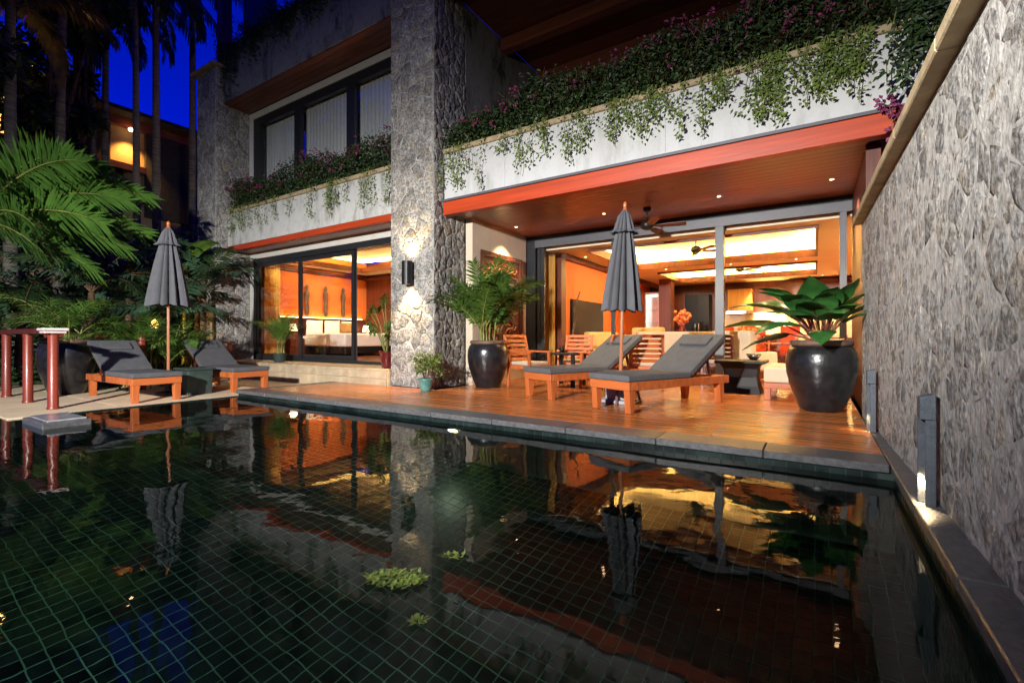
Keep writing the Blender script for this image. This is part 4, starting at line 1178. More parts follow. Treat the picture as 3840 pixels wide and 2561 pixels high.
MB().box(-.2, .2, .15, .2, 0, 2.45).box(-.24, -.201, -.2, .2, 0, 2.45).box(.201, .24, -.2, .2, 0, 2.45).box(-.2, .2, -.2, .149, 2.38, 2.45).box(-.2, .2, -.2, .149, 0, .08).build('body', M['silver'], o)
for k in range(4):
    MB().box(-.199, .199, -.15, .148, .5+k*.45, .52+k*.45).build('shelf', M['glass'], o)
MB().box(-.198, .198, -.198, -.19, .081, 2.379).build('pane', M['glass'], o)
MB().box(-.18, .18, .08, .12, 2.34, 2.378).build('light', M['shade'], o)
o = thing('room_divider', 'dark wood pillar partition beside the display cabinet', 'partition', (-4.22, 16.2, -.003))
MB().box(-.2, .2, -.2, .2, 0, 2.86).build('panel', M['dark_wood'], o)
G2 = 'recessed lights in the living room ceiling'
k = 0
for (x, y, e) in ((-4.7, 10.6, 0), (-4.7, 12.4, 0), (-3.6, 13.75, 70), (-1.9, 13.75, 70), (-.4, 13.75, 70), (.8, 10.2, 90), (1.1, 12.0, 90), (1.6, 14.0, 90), (-1.5, 17.7, 110), (.2, 17.7, 110), (1.4, 16.2, 80)):
    lab = ['above the golden curtain', 'along the television wall', 'between the coffers over the yellow armchair', 'between the coffers near the middle', 'between the coffers toward the right', 'nearest the right door post', 'over the cream right sofa', 'right of the dining table', 'above the refrigerator side of the kitchen', 'above the kitchen counter middle', 'right of the far coffer'][k]
    downlight(x, y, CZ-.001, e*2.6, 'recessed living room ceiling light ' + lab, G2); k += 1

# ------------------------------------------------------------------ bedroom furniture
o = thing('bed', 'wide white bed under three carved figures in the bedroom', 'bed', (-12.75, 10.0, .332))
MB().box(-1.05, 1.1, -1.0, 1.0, .08, .30).build('base', M['black'], o, bevel=.01)
MB().box(-1.03, 1.12, -1.02, 1.02, .302, .62).build('mattress', M['linen'], o, bevel=.06, seg=3)
MB().box(-.3, 1.16, -1.06, 1.06, .30, .70).build('duvet', M['linen'], o, bevel=.07, seg=3)
for k, y in enumerate((-.66, -.0, .66)):
    pillow('pillow', ['white bed pillow at the window end of the headboard', 'white bed pillow in the middle of the headboard', 'white bed pillow at the far end of the headboard'][k], (-13.62, 10.0+y, 1.22), (.62,.5,.2), (R(90),0,R(90)), M['linen'])
pillow('pillow', 'brown square cushion propped on the white bed', (-12.1, 9.45, 1.17), (.5,.42,.16), (R(65),0,R(60)), M['brown_cloth'])
GW = 'slim carved figures on the orange bedroom wall'
fg = thing('wall_carving', 'x', 'wall carving', (0,0,0), 0, GW)
MB().lathe([(.02,0),(.06,.05),(.07,.25),(.055,.45),(.085,.70),(.07,.80),(.035,.84),(.055,.90),(.05,.98),(.012,1.04)], 14).build('figure', M['stem_brown'], fg, smooth=True)
put(fg, (-13.90, 9.25, 1.60), 0, 'slim carved wooden figure nearest the window above the bed')
put(copy_tree(fg), (-13.90, 9.95, 1.60), 0, 'middle one of three slim carved wooden figures above the bed')
put(copy_tree(fg), (-13.90, 10.65, 1.60), 0, 'slim carved wooden figure deepest in the room above the bed')
def table_lamp(label, loc):
    o = thing('table_lamp', label, 'lamp', loc)
    MB().lathe([(.001,0),(.07,0),(.06,.02),(.015,.04),(.02,.2),(.012,.24)], 14).build('base', M['black'], o, smooth=True)
    MB().lathe([(.12,.22),(.08,.44)], 18).build('shade', M['shade'], o, smooth=True)
def nightstand(label, loc):
    o = thing('nightstand', label, 'nightstand', loc)
    MB().box(-.22, .22, -.25, .25, .06, .55).build('body', M['dark_wood'], o, bevel=.006)
    MB().box(.221, .235, -.23, .23, .30, .52).build('drawer', M['mahog'], o)
nightstand('dark nightstand at the window side of the bed', (-13.55, 8.55, .332)); table_lamp('lit table lamp on the nightstand at the window side of the bed', (-13.55, 8.55, .884))
nightstand('dark nightstand at the far side of the bed', (-13.55, 11.4, .332)); table_lamp('lit table lamp on the nightstand at the far side of the bed', (-13.55, 11.35, .884))
make_sofa('bench_chair', 'white cushioned orange wood chair at the foot of the bed', 'chair', (-10.3, 10.4, .332), R(-60), .9, .8, M['white_cloth'], M['teak'], .8)
o = thing('framed_picture', 'tall golden picture on the red bedroom back wall', 'picture', (-12.2, 11.74, 1.5))
MB().box(-.36, .36, -.04, 0, 0, 1.2).build('frame', M['dark_wood'], o, bevel=.006)
MB().box(-.31, .31, -.045, -.041, .05, 1.15).build('canvas', flat('golden painting', (.45,.30,.10), .7, .4, 5), o)
G3 = 'recessed lights in the bedroom ceiling'
for k, (x, y) in enumerate(((-12.6, 7.75), (-10.2, 7.75), (-8.0, 7.75))):
    downlight(x, y, BZ-.001, 45, 'recessed bedroom ceiling light ' + ['above the golden curtain', 'above the middle sliding panel', 'above the open doorway by the pier'][k], G3)

# ------------------------------------------------------------------ balustrade and garden bits
br = thing('balustrade', 'red timber post balustrade with dark top rail and one pale cap', 'balustrade', (-10.2, 2.05, -.098))
for k, x in enumerate((-8.94, -10.18, -11.45, -12.7)):
    MB().lathe([(.068,0),(.068,.03),(.060,.04),(.058,1.0),(.062,1.05)], 20, c=(x+10.2, 0, 0)).build('post', M['post_red'], br, smooth=True)
MB().box(-2.9, 1.04, -.06, .06, 1.055, 1.13).build('rail', M['dark_wood'], br, bevel=.01)
MB().box(1.15, 1.38, -.12, .12, 1.055, 1.09).box(1.12, 1.41, -.14, .14, 1.092, 1.13).build('cap', M['white_cap'], br, bevel=.012)
MB().bar((-2.4, .75, 1.03), (-.62, 1.72, 1.03), .13, .06).build('rail', M['post_red'], br, bevel=.008)
MB().lathe([(.08,0),(.075,1.0)], 14, c=(-.68, 1.69, 0)).build('post', M['post_red'], br, smooth=True)
o = thing('garden_table', 'dark red timber garden table near the bedroom stone pier', 'table', (-12.35, 5.62, -.098))
MB().box(-.62, .62, -.28, .28, .86, .90).build('table_top', M['dark_wood'], o, bevel=.006)
for (sx, sy) in ((-1,-1),(1,-1),(1,1),(-1,1)): MB().box(sx*.5-.035, sx*.5+.035, sy*.22-.035, sy*.22+.035, 0, .859).build('leg', M['dark_wood'], o)
MB().box(-.46, .46, -.03, .03, .30, .36).build('stretcher', M['dark_wood'], o)
o = thing('garden_lantern', 'small glowing amber lantern in dark planting beside the stone pier', 'lantern', (-13.75, 5.0, -.12))
MB().lathe([(.10,0),(.10,.04),(.025,.06),(.025,1.15),(.10,1.17)], 12).build('stand', M['stem_brown'], o)
MB().lathe([(.001,1.18),(.06,1.18),(.09,1.28),(.07,1.42),(.02,1.47),(.001,1.47)], 12).build('lamp', M['flame'], o, smooth=True)
MB().lathe([(.12,1.475),(.10,1.50),(.02,1.56),(.001,1.57)], 12).build('cap', M['stem_brown'], o)
spot('lantern_glow', (-13.6, 4.9, 1.15), (-13.4, 5.6, .8), 14, (1,.55,.15), 160, 1, .08)

# neighbouring house up the slope
hs = thing('house', 'dark neighbouring house uphill with shingle roof and one amber lit wall bay', 'house', (-28, 9, -.14))
MB().box(-33, -24.02, 3.0, 19, -.14, 9.9).build('wall', M['house_wall'], hs, True)
MB().prism([(2.2, 9.92), (20, 9.92), (20, 10.08), (2.2, 10.08)], 'x', -34, -23.1).build('roof', M['roof_dark'], hs, True)
MB().box(-24.01, -23.75, 2.9, 19, 9.55, 9.9).build('eave_beam', M['soffit_dark'], hs, True)
MB().box(-24.0, -23.85, 8.35, 12.6, 6.0, 9.53).build('shutter', M['roof_dark'], hs, True)
MB().box(-24.0, -23.6, 6.4, 8.3, 7.75, 8.0).build('balcony_rail', M['soffit_dark'], hs, True)
MB().box(-24.0, -23.8, 5.2, 7.15, 6.0, 9.53).build('shutter', M['roof_dark'], hs, True)
wn_ = MB().box(-24.0, -23.9, 3.55, 4.55, 8.0, 9.5).build('window', M['soffit_dark'], hs, True)
MB().box(-23.895, -23.88, 3.6, 4.5, 8.05, 9.45).build('pane', M['lit_window'], wn_, True)
MB().ball((-23.6, 7.75, 9.42), .08, 10, 6).build('lamp', M['bulb_low'], hs, True)
spot('window_glow', (-23.6, 4.0, 8.7), (-17.3, 3.2, 9.3), 420, (1,.5,.12), 60, .8, .2)
spot('house_lamp', (-23.55, 7.75, 9.35), (-23.9, 7.75, 7.2), 330, (1,.50,.12), 90, .7, .1)

# ------------------------------------------------------------------ plants
UP = Vector((0,0,1))
def frond(parent, base, az, el, L, droop, n, ll, lw, mleaf, mstem, rg, bare=.18, vee=.25, ld=.18, name='frond', twist=0.0, roll=None):
    """one feather leaf: leaflets along an arching rib; base in the parent's frame"""
    mb = MB(); rib = []; p = Vector(base); N = 14
    if roll is None: roll = rg.uniform(-.6,.6)
    pts = [p.copy()]; dirs = []
    for k in range(N):
        t = (k+.5)/N
        e = el - droop*t**1.4
        a = az + twist*t
        d = Vector((math.cos(e)*math.cos(a), math.cos(e)*math.sin(a), math.sin(e)))
        p = p + d*(L/N); pts.append(p.copy()); dirs.append(d)
    for i in range(n):
        t = bare + (1-bare)*(i+.5)/n
        f = t*N; k = min(int(f), N-1); q = pts[k].lerp(pts[k+1], f-k); T = dirs[k]
        S = T.cross(UP); S = S.normalized() if S.length > .05 else Vector((-math.sin(az), math.cos(az), 0))
        Nn = S.cross(T).normalized()
        S, Nn = S*math.cos(roll)+Nn*math.sin(roll), Nn*math.cos(roll)-S*math.sin(roll)
        tt = (t-bare)/(1-bare)
        prof = (.45 + .9*tt)*1.0 if tt < .45 else max(.25, .86 - .95*(tt-.45)**1.3)
        fw = .25 + .75*tt
        for sgn in (-1, 1):
            d = (S*sgn*(1.0-.45*tt) + T*fw + Nn*(vee+rg.uniform(-.12,.12)) + Vector((rg.uniform(-.08,.08),)*3)).normalized()
            mb.strip(q, d, Nn, ll*prof*rg.uniform(.85,1.1), lw*rg.uniform(.8,1.1), ld*rg.uniform(.5,1.6))
    lf = mb.build(name, mleaf, parent)
    MB().tube(pts, [max(.0025, .011*(L/1.2)*(1-k/(N+1))) for k in range(N+1)], 5, False).build('rib', mstem, lf)
    return lf
def palm_clump(label, loc, nst, nfr, H, FL, mleaf, rg, group=None, ll=.34, lw=.022, spread=.10, nl=26, stems=True, el=(50,85), droop=(1.0,1.7), name='areca_palm', cat='palm', elr=None):
    o = thing(name, label, cat, loc, 0, group)
    for s in range(nst):
        a = 2*PI*s/nst + rg.uniform(-.4,.4); rr = spread*rg.uniform(.3,1)
        x, y = rr*math.cos(a), rr*math.sin(a); h = H*rg.uniform(.5,1.0)
        tx, ty = x+.25*h*math.cos(a)*rg.uniform(.1,.6), y+.25*h*math.sin(a)*rg.uniform(.1,.6)
        MB().tube([(x,y,-.03),((x+tx)/2,(y+ty)/2,h*.55),(tx,ty,h)], [.018,.016,.011], 6).build('stem', M['stem_green'], o, smooth=True)
        for k in range(nfr):
            az = a + rg.uniform(-1.3,1.3) + (PI*.8 if k == nfr-1 and nfr > 3 else 0)
            frond(o, (tx,ty,h-.02), az, R(rg.uniform(*el)), FL*rg.uniform(.75,1.1), rg.uniform(*droop), nl, ll, lw, mleaf, M['stem_green'], rg)
    return o
rg = random.Random(21)
palm_clump('full areca palm in the black jar by the stone pier', (-5.02, 6.98, .74), 13, 4, .40, 1.25, M['leaf_areca'], rg, ll=.36, lw=.027, spread=.21, nl=30, el=(56,89), droop=(.7,1.5))
palm_clump('low arching palm in the jar behind the red posts', (-11.2, 2.75, .80), 7, 4, .28, .95, M['leaf_areca'], rg, ll=.30, lw=.02, spread=.2, nl=24, el=(40,80))
palm_clump('tall feathery palm clump behind the nearest left lounger', (-11.35, 4.05, -.10), 14, 4, .75, 1.15, M['leaf_areca'], rg, ll=.32, lw=.024, spread=.5, nl=24, el=(45,86))
palm_clump('feathery palm in the low pot before the bedroom doors', (-11.05, 6.62, .48), 6, 4, .35, .85, M['leaf_areca'], rg, ll=.26, lw=.018, spread=.12, nl=22, el=(55,86), droop=(.7,1.4))
palm_clump('dim feathery palm behind the far left lounger and garden table', (-12.0, 5.0, -.10), 7, 3, .5, 1.0, M['leaf_areca'], rg, ll=.28, lw=.02, spread=.3, nl=20)
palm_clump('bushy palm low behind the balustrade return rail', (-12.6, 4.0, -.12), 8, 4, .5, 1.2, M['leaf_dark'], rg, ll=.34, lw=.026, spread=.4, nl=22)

# big bright palm reaching in from the left
o = thing('fan_palm', 'bright green palm with long arching fronds reaching in beside the pool', 'palm', (-13.55, 2.0, -.12))
MB().tube([(0,0,0),(.06,.02,1.2),(.02,-.03,2.5),(0,0,3.52)], [.10,.085,.075,.07], 10).build('trunk', M['trunk'], o, smooth=True)
for (az, el, L, dr, ro) in ((30,24,3.2,.75,.9),(44,34,3.2,.95,.7),(16,36,3.3,.9,1.0),(-8,30,3.0,1.0,.8),(62,46,2.9,1.2,.5),(-34,34,2.8,1.2,.8),(22,52,3.0,1.3,.9),(-30,55,2.6,1.2,.6),(110,40,2.4,1.2,.3),(160,40,2.2,1.2,.2),(230,40,2.2,1.2,.3),(-75,42,2.5,1.2,.6),(36,4,2.9,.6,.8),(6,8,2.8,.7,1.0),(48,66,2.7,1.5,.5),(24,12,3.0,.65,1.1),(54,16,2.8,.7,.7),(-20,10,2.7,.8,.9),(12,-6,2.6,.6,.9),(38,-14,2.4,.4,.9),(-12,-12,2.5,.5,.9)):
    frond(o, (0,0,3.25), R(az), R(el), L, dr, 42, .80, .056, M['leaf_flash'], M['stem_green'], rg, bare=.14, vee=.08, ld=.10, roll=ro)

# tall slender palms behind
def tall_palm(label, x, y, H, r0, nfr, FL, m, group, lean=(0,0), droop=(1.2,2.0), cl=.5):
    o = thing('tall_palm', label, 'palm tree', (x, y, -.13), 0, group)
    pts = [(lean[0]*t**1.5, lean[1]*t**1.5, H*t) for t in [k/8 for k in range(9)]]
    MB().tube(pts, [r0*(1.25-.5*k/8) for k in range(9)], 10).build('trunk', M['trunk'], o, smooth=True)
    top = pts[-1]
    for k in range(nfr):
        frond(o, top, R(360*k/nfr+rg.uniform(-14,14)), R(rg.uniform(5,65)), FL*rg.uniform(.85,1.1), rg.uniform(*droop), 32, cl*1.35, .062, m, M['stem_brown'], rg, bare=.12, vee=.0, ld=.4)
    return o
GP = 'tall slender palms behind the left terrace'
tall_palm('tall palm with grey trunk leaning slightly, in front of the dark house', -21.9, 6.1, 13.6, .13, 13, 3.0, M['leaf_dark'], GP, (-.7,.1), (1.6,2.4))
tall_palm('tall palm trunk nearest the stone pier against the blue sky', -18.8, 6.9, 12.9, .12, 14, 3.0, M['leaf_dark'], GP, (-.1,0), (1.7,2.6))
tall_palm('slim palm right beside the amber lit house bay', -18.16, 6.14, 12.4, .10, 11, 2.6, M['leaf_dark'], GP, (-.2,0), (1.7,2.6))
tall_palm('palm with fronds painted amber lit at the far left edge', -17.24, 3.16, 9.6, .13, 15, 2.8, M['leaf_amber_lit'], GP, (-.05,0), (1.7,2.5))
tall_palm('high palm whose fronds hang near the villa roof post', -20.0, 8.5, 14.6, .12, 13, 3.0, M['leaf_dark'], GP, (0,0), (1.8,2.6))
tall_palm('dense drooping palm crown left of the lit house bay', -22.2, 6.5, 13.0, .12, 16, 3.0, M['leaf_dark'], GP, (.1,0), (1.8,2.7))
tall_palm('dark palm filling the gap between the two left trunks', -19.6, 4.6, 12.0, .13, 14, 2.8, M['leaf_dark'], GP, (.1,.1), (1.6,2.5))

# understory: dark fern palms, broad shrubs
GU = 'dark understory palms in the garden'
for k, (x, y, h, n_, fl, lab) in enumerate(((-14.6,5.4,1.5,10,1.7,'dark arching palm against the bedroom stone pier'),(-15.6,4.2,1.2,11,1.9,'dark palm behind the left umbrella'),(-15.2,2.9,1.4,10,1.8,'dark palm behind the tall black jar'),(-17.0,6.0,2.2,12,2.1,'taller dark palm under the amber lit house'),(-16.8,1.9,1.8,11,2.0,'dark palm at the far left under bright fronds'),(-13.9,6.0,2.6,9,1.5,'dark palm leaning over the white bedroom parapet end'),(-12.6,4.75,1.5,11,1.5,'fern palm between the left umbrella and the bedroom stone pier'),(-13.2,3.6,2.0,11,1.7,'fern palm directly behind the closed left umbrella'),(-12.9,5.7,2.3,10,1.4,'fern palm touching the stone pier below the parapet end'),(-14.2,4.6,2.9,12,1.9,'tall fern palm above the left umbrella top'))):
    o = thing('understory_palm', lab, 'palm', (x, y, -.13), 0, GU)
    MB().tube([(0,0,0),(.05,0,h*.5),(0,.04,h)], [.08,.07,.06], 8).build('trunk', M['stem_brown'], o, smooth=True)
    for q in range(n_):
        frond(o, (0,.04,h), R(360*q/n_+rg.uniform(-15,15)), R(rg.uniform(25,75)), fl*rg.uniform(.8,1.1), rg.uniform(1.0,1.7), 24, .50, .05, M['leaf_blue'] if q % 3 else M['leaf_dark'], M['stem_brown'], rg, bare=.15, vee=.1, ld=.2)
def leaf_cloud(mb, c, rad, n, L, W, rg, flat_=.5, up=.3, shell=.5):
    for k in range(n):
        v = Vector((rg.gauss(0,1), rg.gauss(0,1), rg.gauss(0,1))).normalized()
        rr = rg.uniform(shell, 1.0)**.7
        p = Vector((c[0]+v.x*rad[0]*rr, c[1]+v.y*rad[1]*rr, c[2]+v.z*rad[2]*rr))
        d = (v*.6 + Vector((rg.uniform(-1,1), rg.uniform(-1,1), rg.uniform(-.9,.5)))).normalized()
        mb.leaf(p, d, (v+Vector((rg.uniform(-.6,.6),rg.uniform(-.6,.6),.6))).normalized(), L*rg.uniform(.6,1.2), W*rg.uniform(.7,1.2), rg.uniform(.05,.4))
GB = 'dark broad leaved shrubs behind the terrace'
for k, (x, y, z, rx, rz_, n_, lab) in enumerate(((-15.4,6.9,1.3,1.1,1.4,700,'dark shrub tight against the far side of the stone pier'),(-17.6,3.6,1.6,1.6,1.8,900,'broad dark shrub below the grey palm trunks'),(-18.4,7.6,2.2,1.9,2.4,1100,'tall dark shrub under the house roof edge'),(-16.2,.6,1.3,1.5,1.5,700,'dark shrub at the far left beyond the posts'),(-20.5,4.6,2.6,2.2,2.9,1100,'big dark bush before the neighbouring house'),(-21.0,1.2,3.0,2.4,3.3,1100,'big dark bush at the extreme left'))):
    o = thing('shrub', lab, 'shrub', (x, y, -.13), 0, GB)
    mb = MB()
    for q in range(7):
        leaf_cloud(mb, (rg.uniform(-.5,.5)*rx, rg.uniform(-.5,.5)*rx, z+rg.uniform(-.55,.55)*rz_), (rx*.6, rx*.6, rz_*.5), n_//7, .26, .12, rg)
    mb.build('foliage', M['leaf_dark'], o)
    mb = MB()
    for q in range(5):
        a = rg.uniform(0,6.28); mb.tube([(0,0,0),(.3*rx*math.cos(a),.3*rx*math.sin(a),z*.6),(.5*rx*math.cos(a),.5*rx*math.sin(a),z*1.1)], [.05,.035,.015], 6)
    mb.build('stems', M['stem_brown'], o)
# canopy trees that close the garden and an unseen ring added to block sky light
def tree(label, x, y, H, r, rg, group, n=2600, L=.34):
    o = thing('tree', label, 'tree', (x, y, -2.0 if y < -4 else -.13), 0, group)
    MB().tube([(0,0,0),(.1,.1,H*.3),(-.1,.05,H*.6),(0,0,H*.8)], [.28,.22,.15,.07], 9).build('trunk', M['stem_brown'], o, smooth=True)
    mb = MB(); lm = MB()
    for q in range(9):
        a = rg.uniform(0,6.28); rr = rg.uniform(.15,.75)*r
        c = (rr*math.cos(a), rr*math.sin(a), H*rg.uniform(.5,1.0))
        leaf_cloud(mb, c, (r*.5, r*.5, r*.38), n//9, L, L*.5, rg, shell=.2)
        lm.tube([(0,0,H*.45),(c[0]*.5,c[1]*.5,(H*.5+c[2])/2),c], [.10,.06,.02], 6)
    mb.build('crown', M['leaf_dark'], o); lm.build('limb', M['stem_brown'], o, smooth=True)
GT = 'dark broadleaf trees around the garden'
for (x, y, H, r, lab) in ((-21.8,4.9,13.0,1.7,'dark tree between the house and the grey palm trunks'),(-22.2,5.8,15.0,1.15,'slim dark tree screening the left of the lit house'),(-20.5,3.0,11,1.8,'dark tree beyond the amber painted palm'),(-17.6,1.0,8.5,2.2,'dark tree at the left edge beyond the balustrade')):
    tree(lab, x, y, H, r, rg, GT)
for k, (x, y) in enumerate(((-18,-7),(-12,-11),(-5,-12),(2,-12),(9,-9),(13,-3),(-21,-1.5),(-25,-7),(-17,-14))):  # out of view, added to cut the blue fill from the sky
    tree('unseen dark tree added behind the viewer to block blue sky light', x, y, 14.5, 4.6, rg, 'unseen trees added to dim the sky light', 2600, .6)
# undergrowth that covers the soil
mb = MB()
for k in range(9000):
    x, y = rg.uniform(-24,-13.4), rg.uniform(.5,14)
    if x > -14.6 and y > 6.0: continue
    p = Vector((x, y, -.12+rg.uniform(0,.35)))
    mb.leaf(p, Vector((rg.uniform(-1,1), rg.uniform(-1,1), rg.uniform(.1,1))).normalized(), UP, rg.uniform(.15,.4), rg.uniform(.05,.12), .3)
for k in range(1800):
    x, y = rg.uniform(-14.4,-11.9), rg.uniform(3.4,6.0)
    p = Vector((x, y, -.1+rg.uniform(0,.25)))
    mb.leaf(p, Vector((rg.uniform(-1,1), rg.uniform(-1,1), rg.uniform(.2,1))).normalized(), UP, rg.uniform(.12,.3), rg.uniform(.03,.07), .3)
o = mb.build('undergrowth', M['leaf_dark']); tag(o, 'low dark undergrowth covering the garden soil', 'undergrowth', kind='stuff')

# broad paddle leaves
def paddle(parent, base, az, el, L, W, droop, mleaf, mstem, stalk, rg, fold=.25, name='leaf'):
    """leaf blade with a sunken midrib on a stalk; stalk rises from the base"""
    b0 = Vector(base); d0 = Vector((math.cos(el)*math.cos(az), math.cos(el)*math.sin(az), math.sin(el)))
    tip = b0 + d0*stalk
    mb = MB(); NL, NW = 9, 4; p = tip.copy(); e = el-.35
    S = Vector((-math.sin(az), math.cos(az), 0)); roll = rg.uniform(-.35,.35)
    rows = []
    for i in range(NL+1):
        t = i/NL
        w = W/2*(math.sin(PI*min(1,t*.93+.07)**.72))**.8 if t < 1 else 0.0
        d = Vector((math.cos(e)*math.cos(az), math.cos(e)*math.sin(az), math.sin(e)))
        N = S.cross(d)*-1
        if N.z < 0: N = -N
        Sr = (S*math.cos(roll)+N*math.sin(roll)).normalized()
        for j in range(-NW, NW+1):
            s = j/NW
            q = p + Sr*(w*s) + N*(abs(s)*w*fold - s*s*w*.30 + .02*W*math.sin(i*1.9+j))
            mb.v.append(tuple(q))
        p = p + d*(L/NL); e -= droop/NL
    c = 2*NW+1
    for i in range(NL):
        for j in range(2*NW):
            a = i*c+j; mb.f.append((a, a+1, a+c+1, a+c))
    lf = mb.build(name, mleaf, parent, smooth=True)
    MB().tube([b0, b0+d0*stalk*.5+Vector((0,0,.02)), tip, tip+Vector((math.cos(el-.4)*math.cos(az), math.cos(el-.4)*math.sin(az), math.sin(el-.4)))*L*.3], [.016,.012,.008,.004], 6).build('stalk', mstem, lf, smooth=True)
    return lf
o = thing('philodendron', 'glossy broad leaved plant filling the big jar by the right wall', 'plant', (.06, 7.0, .82))
for (az, el, L, W, dr, stk) in ((198,40,.80,.34,.9,.52),(184,22,.76,.32,.6,.48),(228,28,.78,.38,1.0,.36),(258,46,.62,.42,.8,.42),(284,38,.62,.36,.9,.42),(322,40,.55,.30,.8,.36),(352,52,.50,.30,.8,.38),(100,60,.6,.36,.8,.5),(258,74,.56,.46,.3,.50),(60,50,.5,.32,1.0,.45),(160,50,.66,.34,1.0,.5),(212,58,.70,.36,.9,.50),(308,62,.52,.34,.5,.52),(208,8,.66,.32,.7,.38),(270,20,.60,.36,1.0,.30),(240,52,.66,.38,.9,.46),(190,62,.6,.34,.9,.5),(250,36,.6,.34,.9,.44),(220,44,.6,.34,.9,.36),(175,48,.6,.32,.9,.46),(275,56,.56,.34,.8,.44),(300,48,.54,.32,.9,.40),(335,60,.5,.3,.8,.46),(205,70,.55,.32,.9,.5),(285,66,.5,.34,.8,.50)):
    paddle(o, (.05*math.cos(R(az)), .05*math.sin(R(az)), 0), R(az), R(min(72, el+13)), L*.95, W*.82, dr*1.15, M['leaf_gloss'], M['stem_red'], stk*.9, rg, fold=.12)
for k in range(12):
    a = rg.uniform(0, 6.28)
    MB().tube([(.05*math.cos(a),.05*math.sin(a),-.03),(.12*math.cos(a),.12*math.sin(a),.15),(.26*math.cos(a),.26*math.sin(a),.22+rg.uniform(0,.1))],[.012,.009,.004],5).build('stub', M['stem_green'], o)
# banana leaf hanging before the parapet end
o = thing('banana_plant', 'lime green banana leaf lit against dark palms near the parapet end', 'plant', (-13.45, 5.55, -.12))
MB().tube([(0,0,0),(.02,.02,1.5),(.0,0,2.85)], [.09,.08,.05], 10).build('trunk', M['stem_green'], o, smooth=True)
for (az, el, L, W, dr, m_) in ((12,62,1.25,.36,1.2,'leaf_lime'),(130,62,1.3,.34,1.4,'leaf_dark'),(230,60,1.3,.34,1.5,'leaf_dark'),(300,45,1.2,.32,1.5,'leaf_blue')):
    paddle(o, (0,0,2.75), R(az), R(el), L, W, dr, M[m_], M['stem_green'], .35, rg)
# umbrella-leaf plant in the red pot
o = thing('umbrella_plant', 'leggy plant with whorled leaves in the red pot at the bedroom door', 'plant', (-7.08, 6.46, .58))
for k, (dx, dy, h) in enumerate(((-.30,-.1,.92),(-.1,.02,1.12),(.08,-.02,.62),(-.45,-.05,.62),(-.2,-.15,.55),(.05,.1,1.0),(-.28,.1,1.02),(-.5,.0,.82),(.12,-.1,.38))):
    st_ = MB().tube([(dx*.1,dy*.1,-.02),(dx*.5,dy*.5,h*.6),(dx,dy,h)], [.011,.009,.006], 6).build('stem', M['stem_green'], o, smooth=True)
    mb = MB()
    for w_ in range(26):
        a = rg.uniform(0,6.28); e = rg.uniform(-.5,.9); c = Vector((dx,dy,h+rg.uniform(-.13,.05)))
        d = Vector((math.cos(a)*math.cos(e), math.sin(a)*math.cos(e), math.sin(e)))
        mb.strip(c, d, UP, rg.uniform(.14,.22), rg.uniform(.03,.05), .35)
    mb.build('leaves', M['leaf_areca'], o)
# shrub in the teal pot
o = thing('potted_shrub', 'small round leafed shrub in the teal pot on the deck', 'shrub', (-5.50, 5.86, .16))
mb = MB()
for q in range(14):
    a = rg.uniform(0,6.28); rr = rg.uniform(.04,.27); c = (rr*math.cos(a)+.03, rr*math.sin(a), rg.uniform(.16,.42))
    MB().tube([(0,0,-.02),(c[0]*.5,c[1]*.5,c[2]*.6),c],[.008,.006,.003],5).build('stem', M['stem_brown'], o)
    leaf_cloud(mb, c, (.13,.13,.09), 46, .06, .034, rg, shell=.1)
mb.build('foliage', M['leaf_trail'], o)

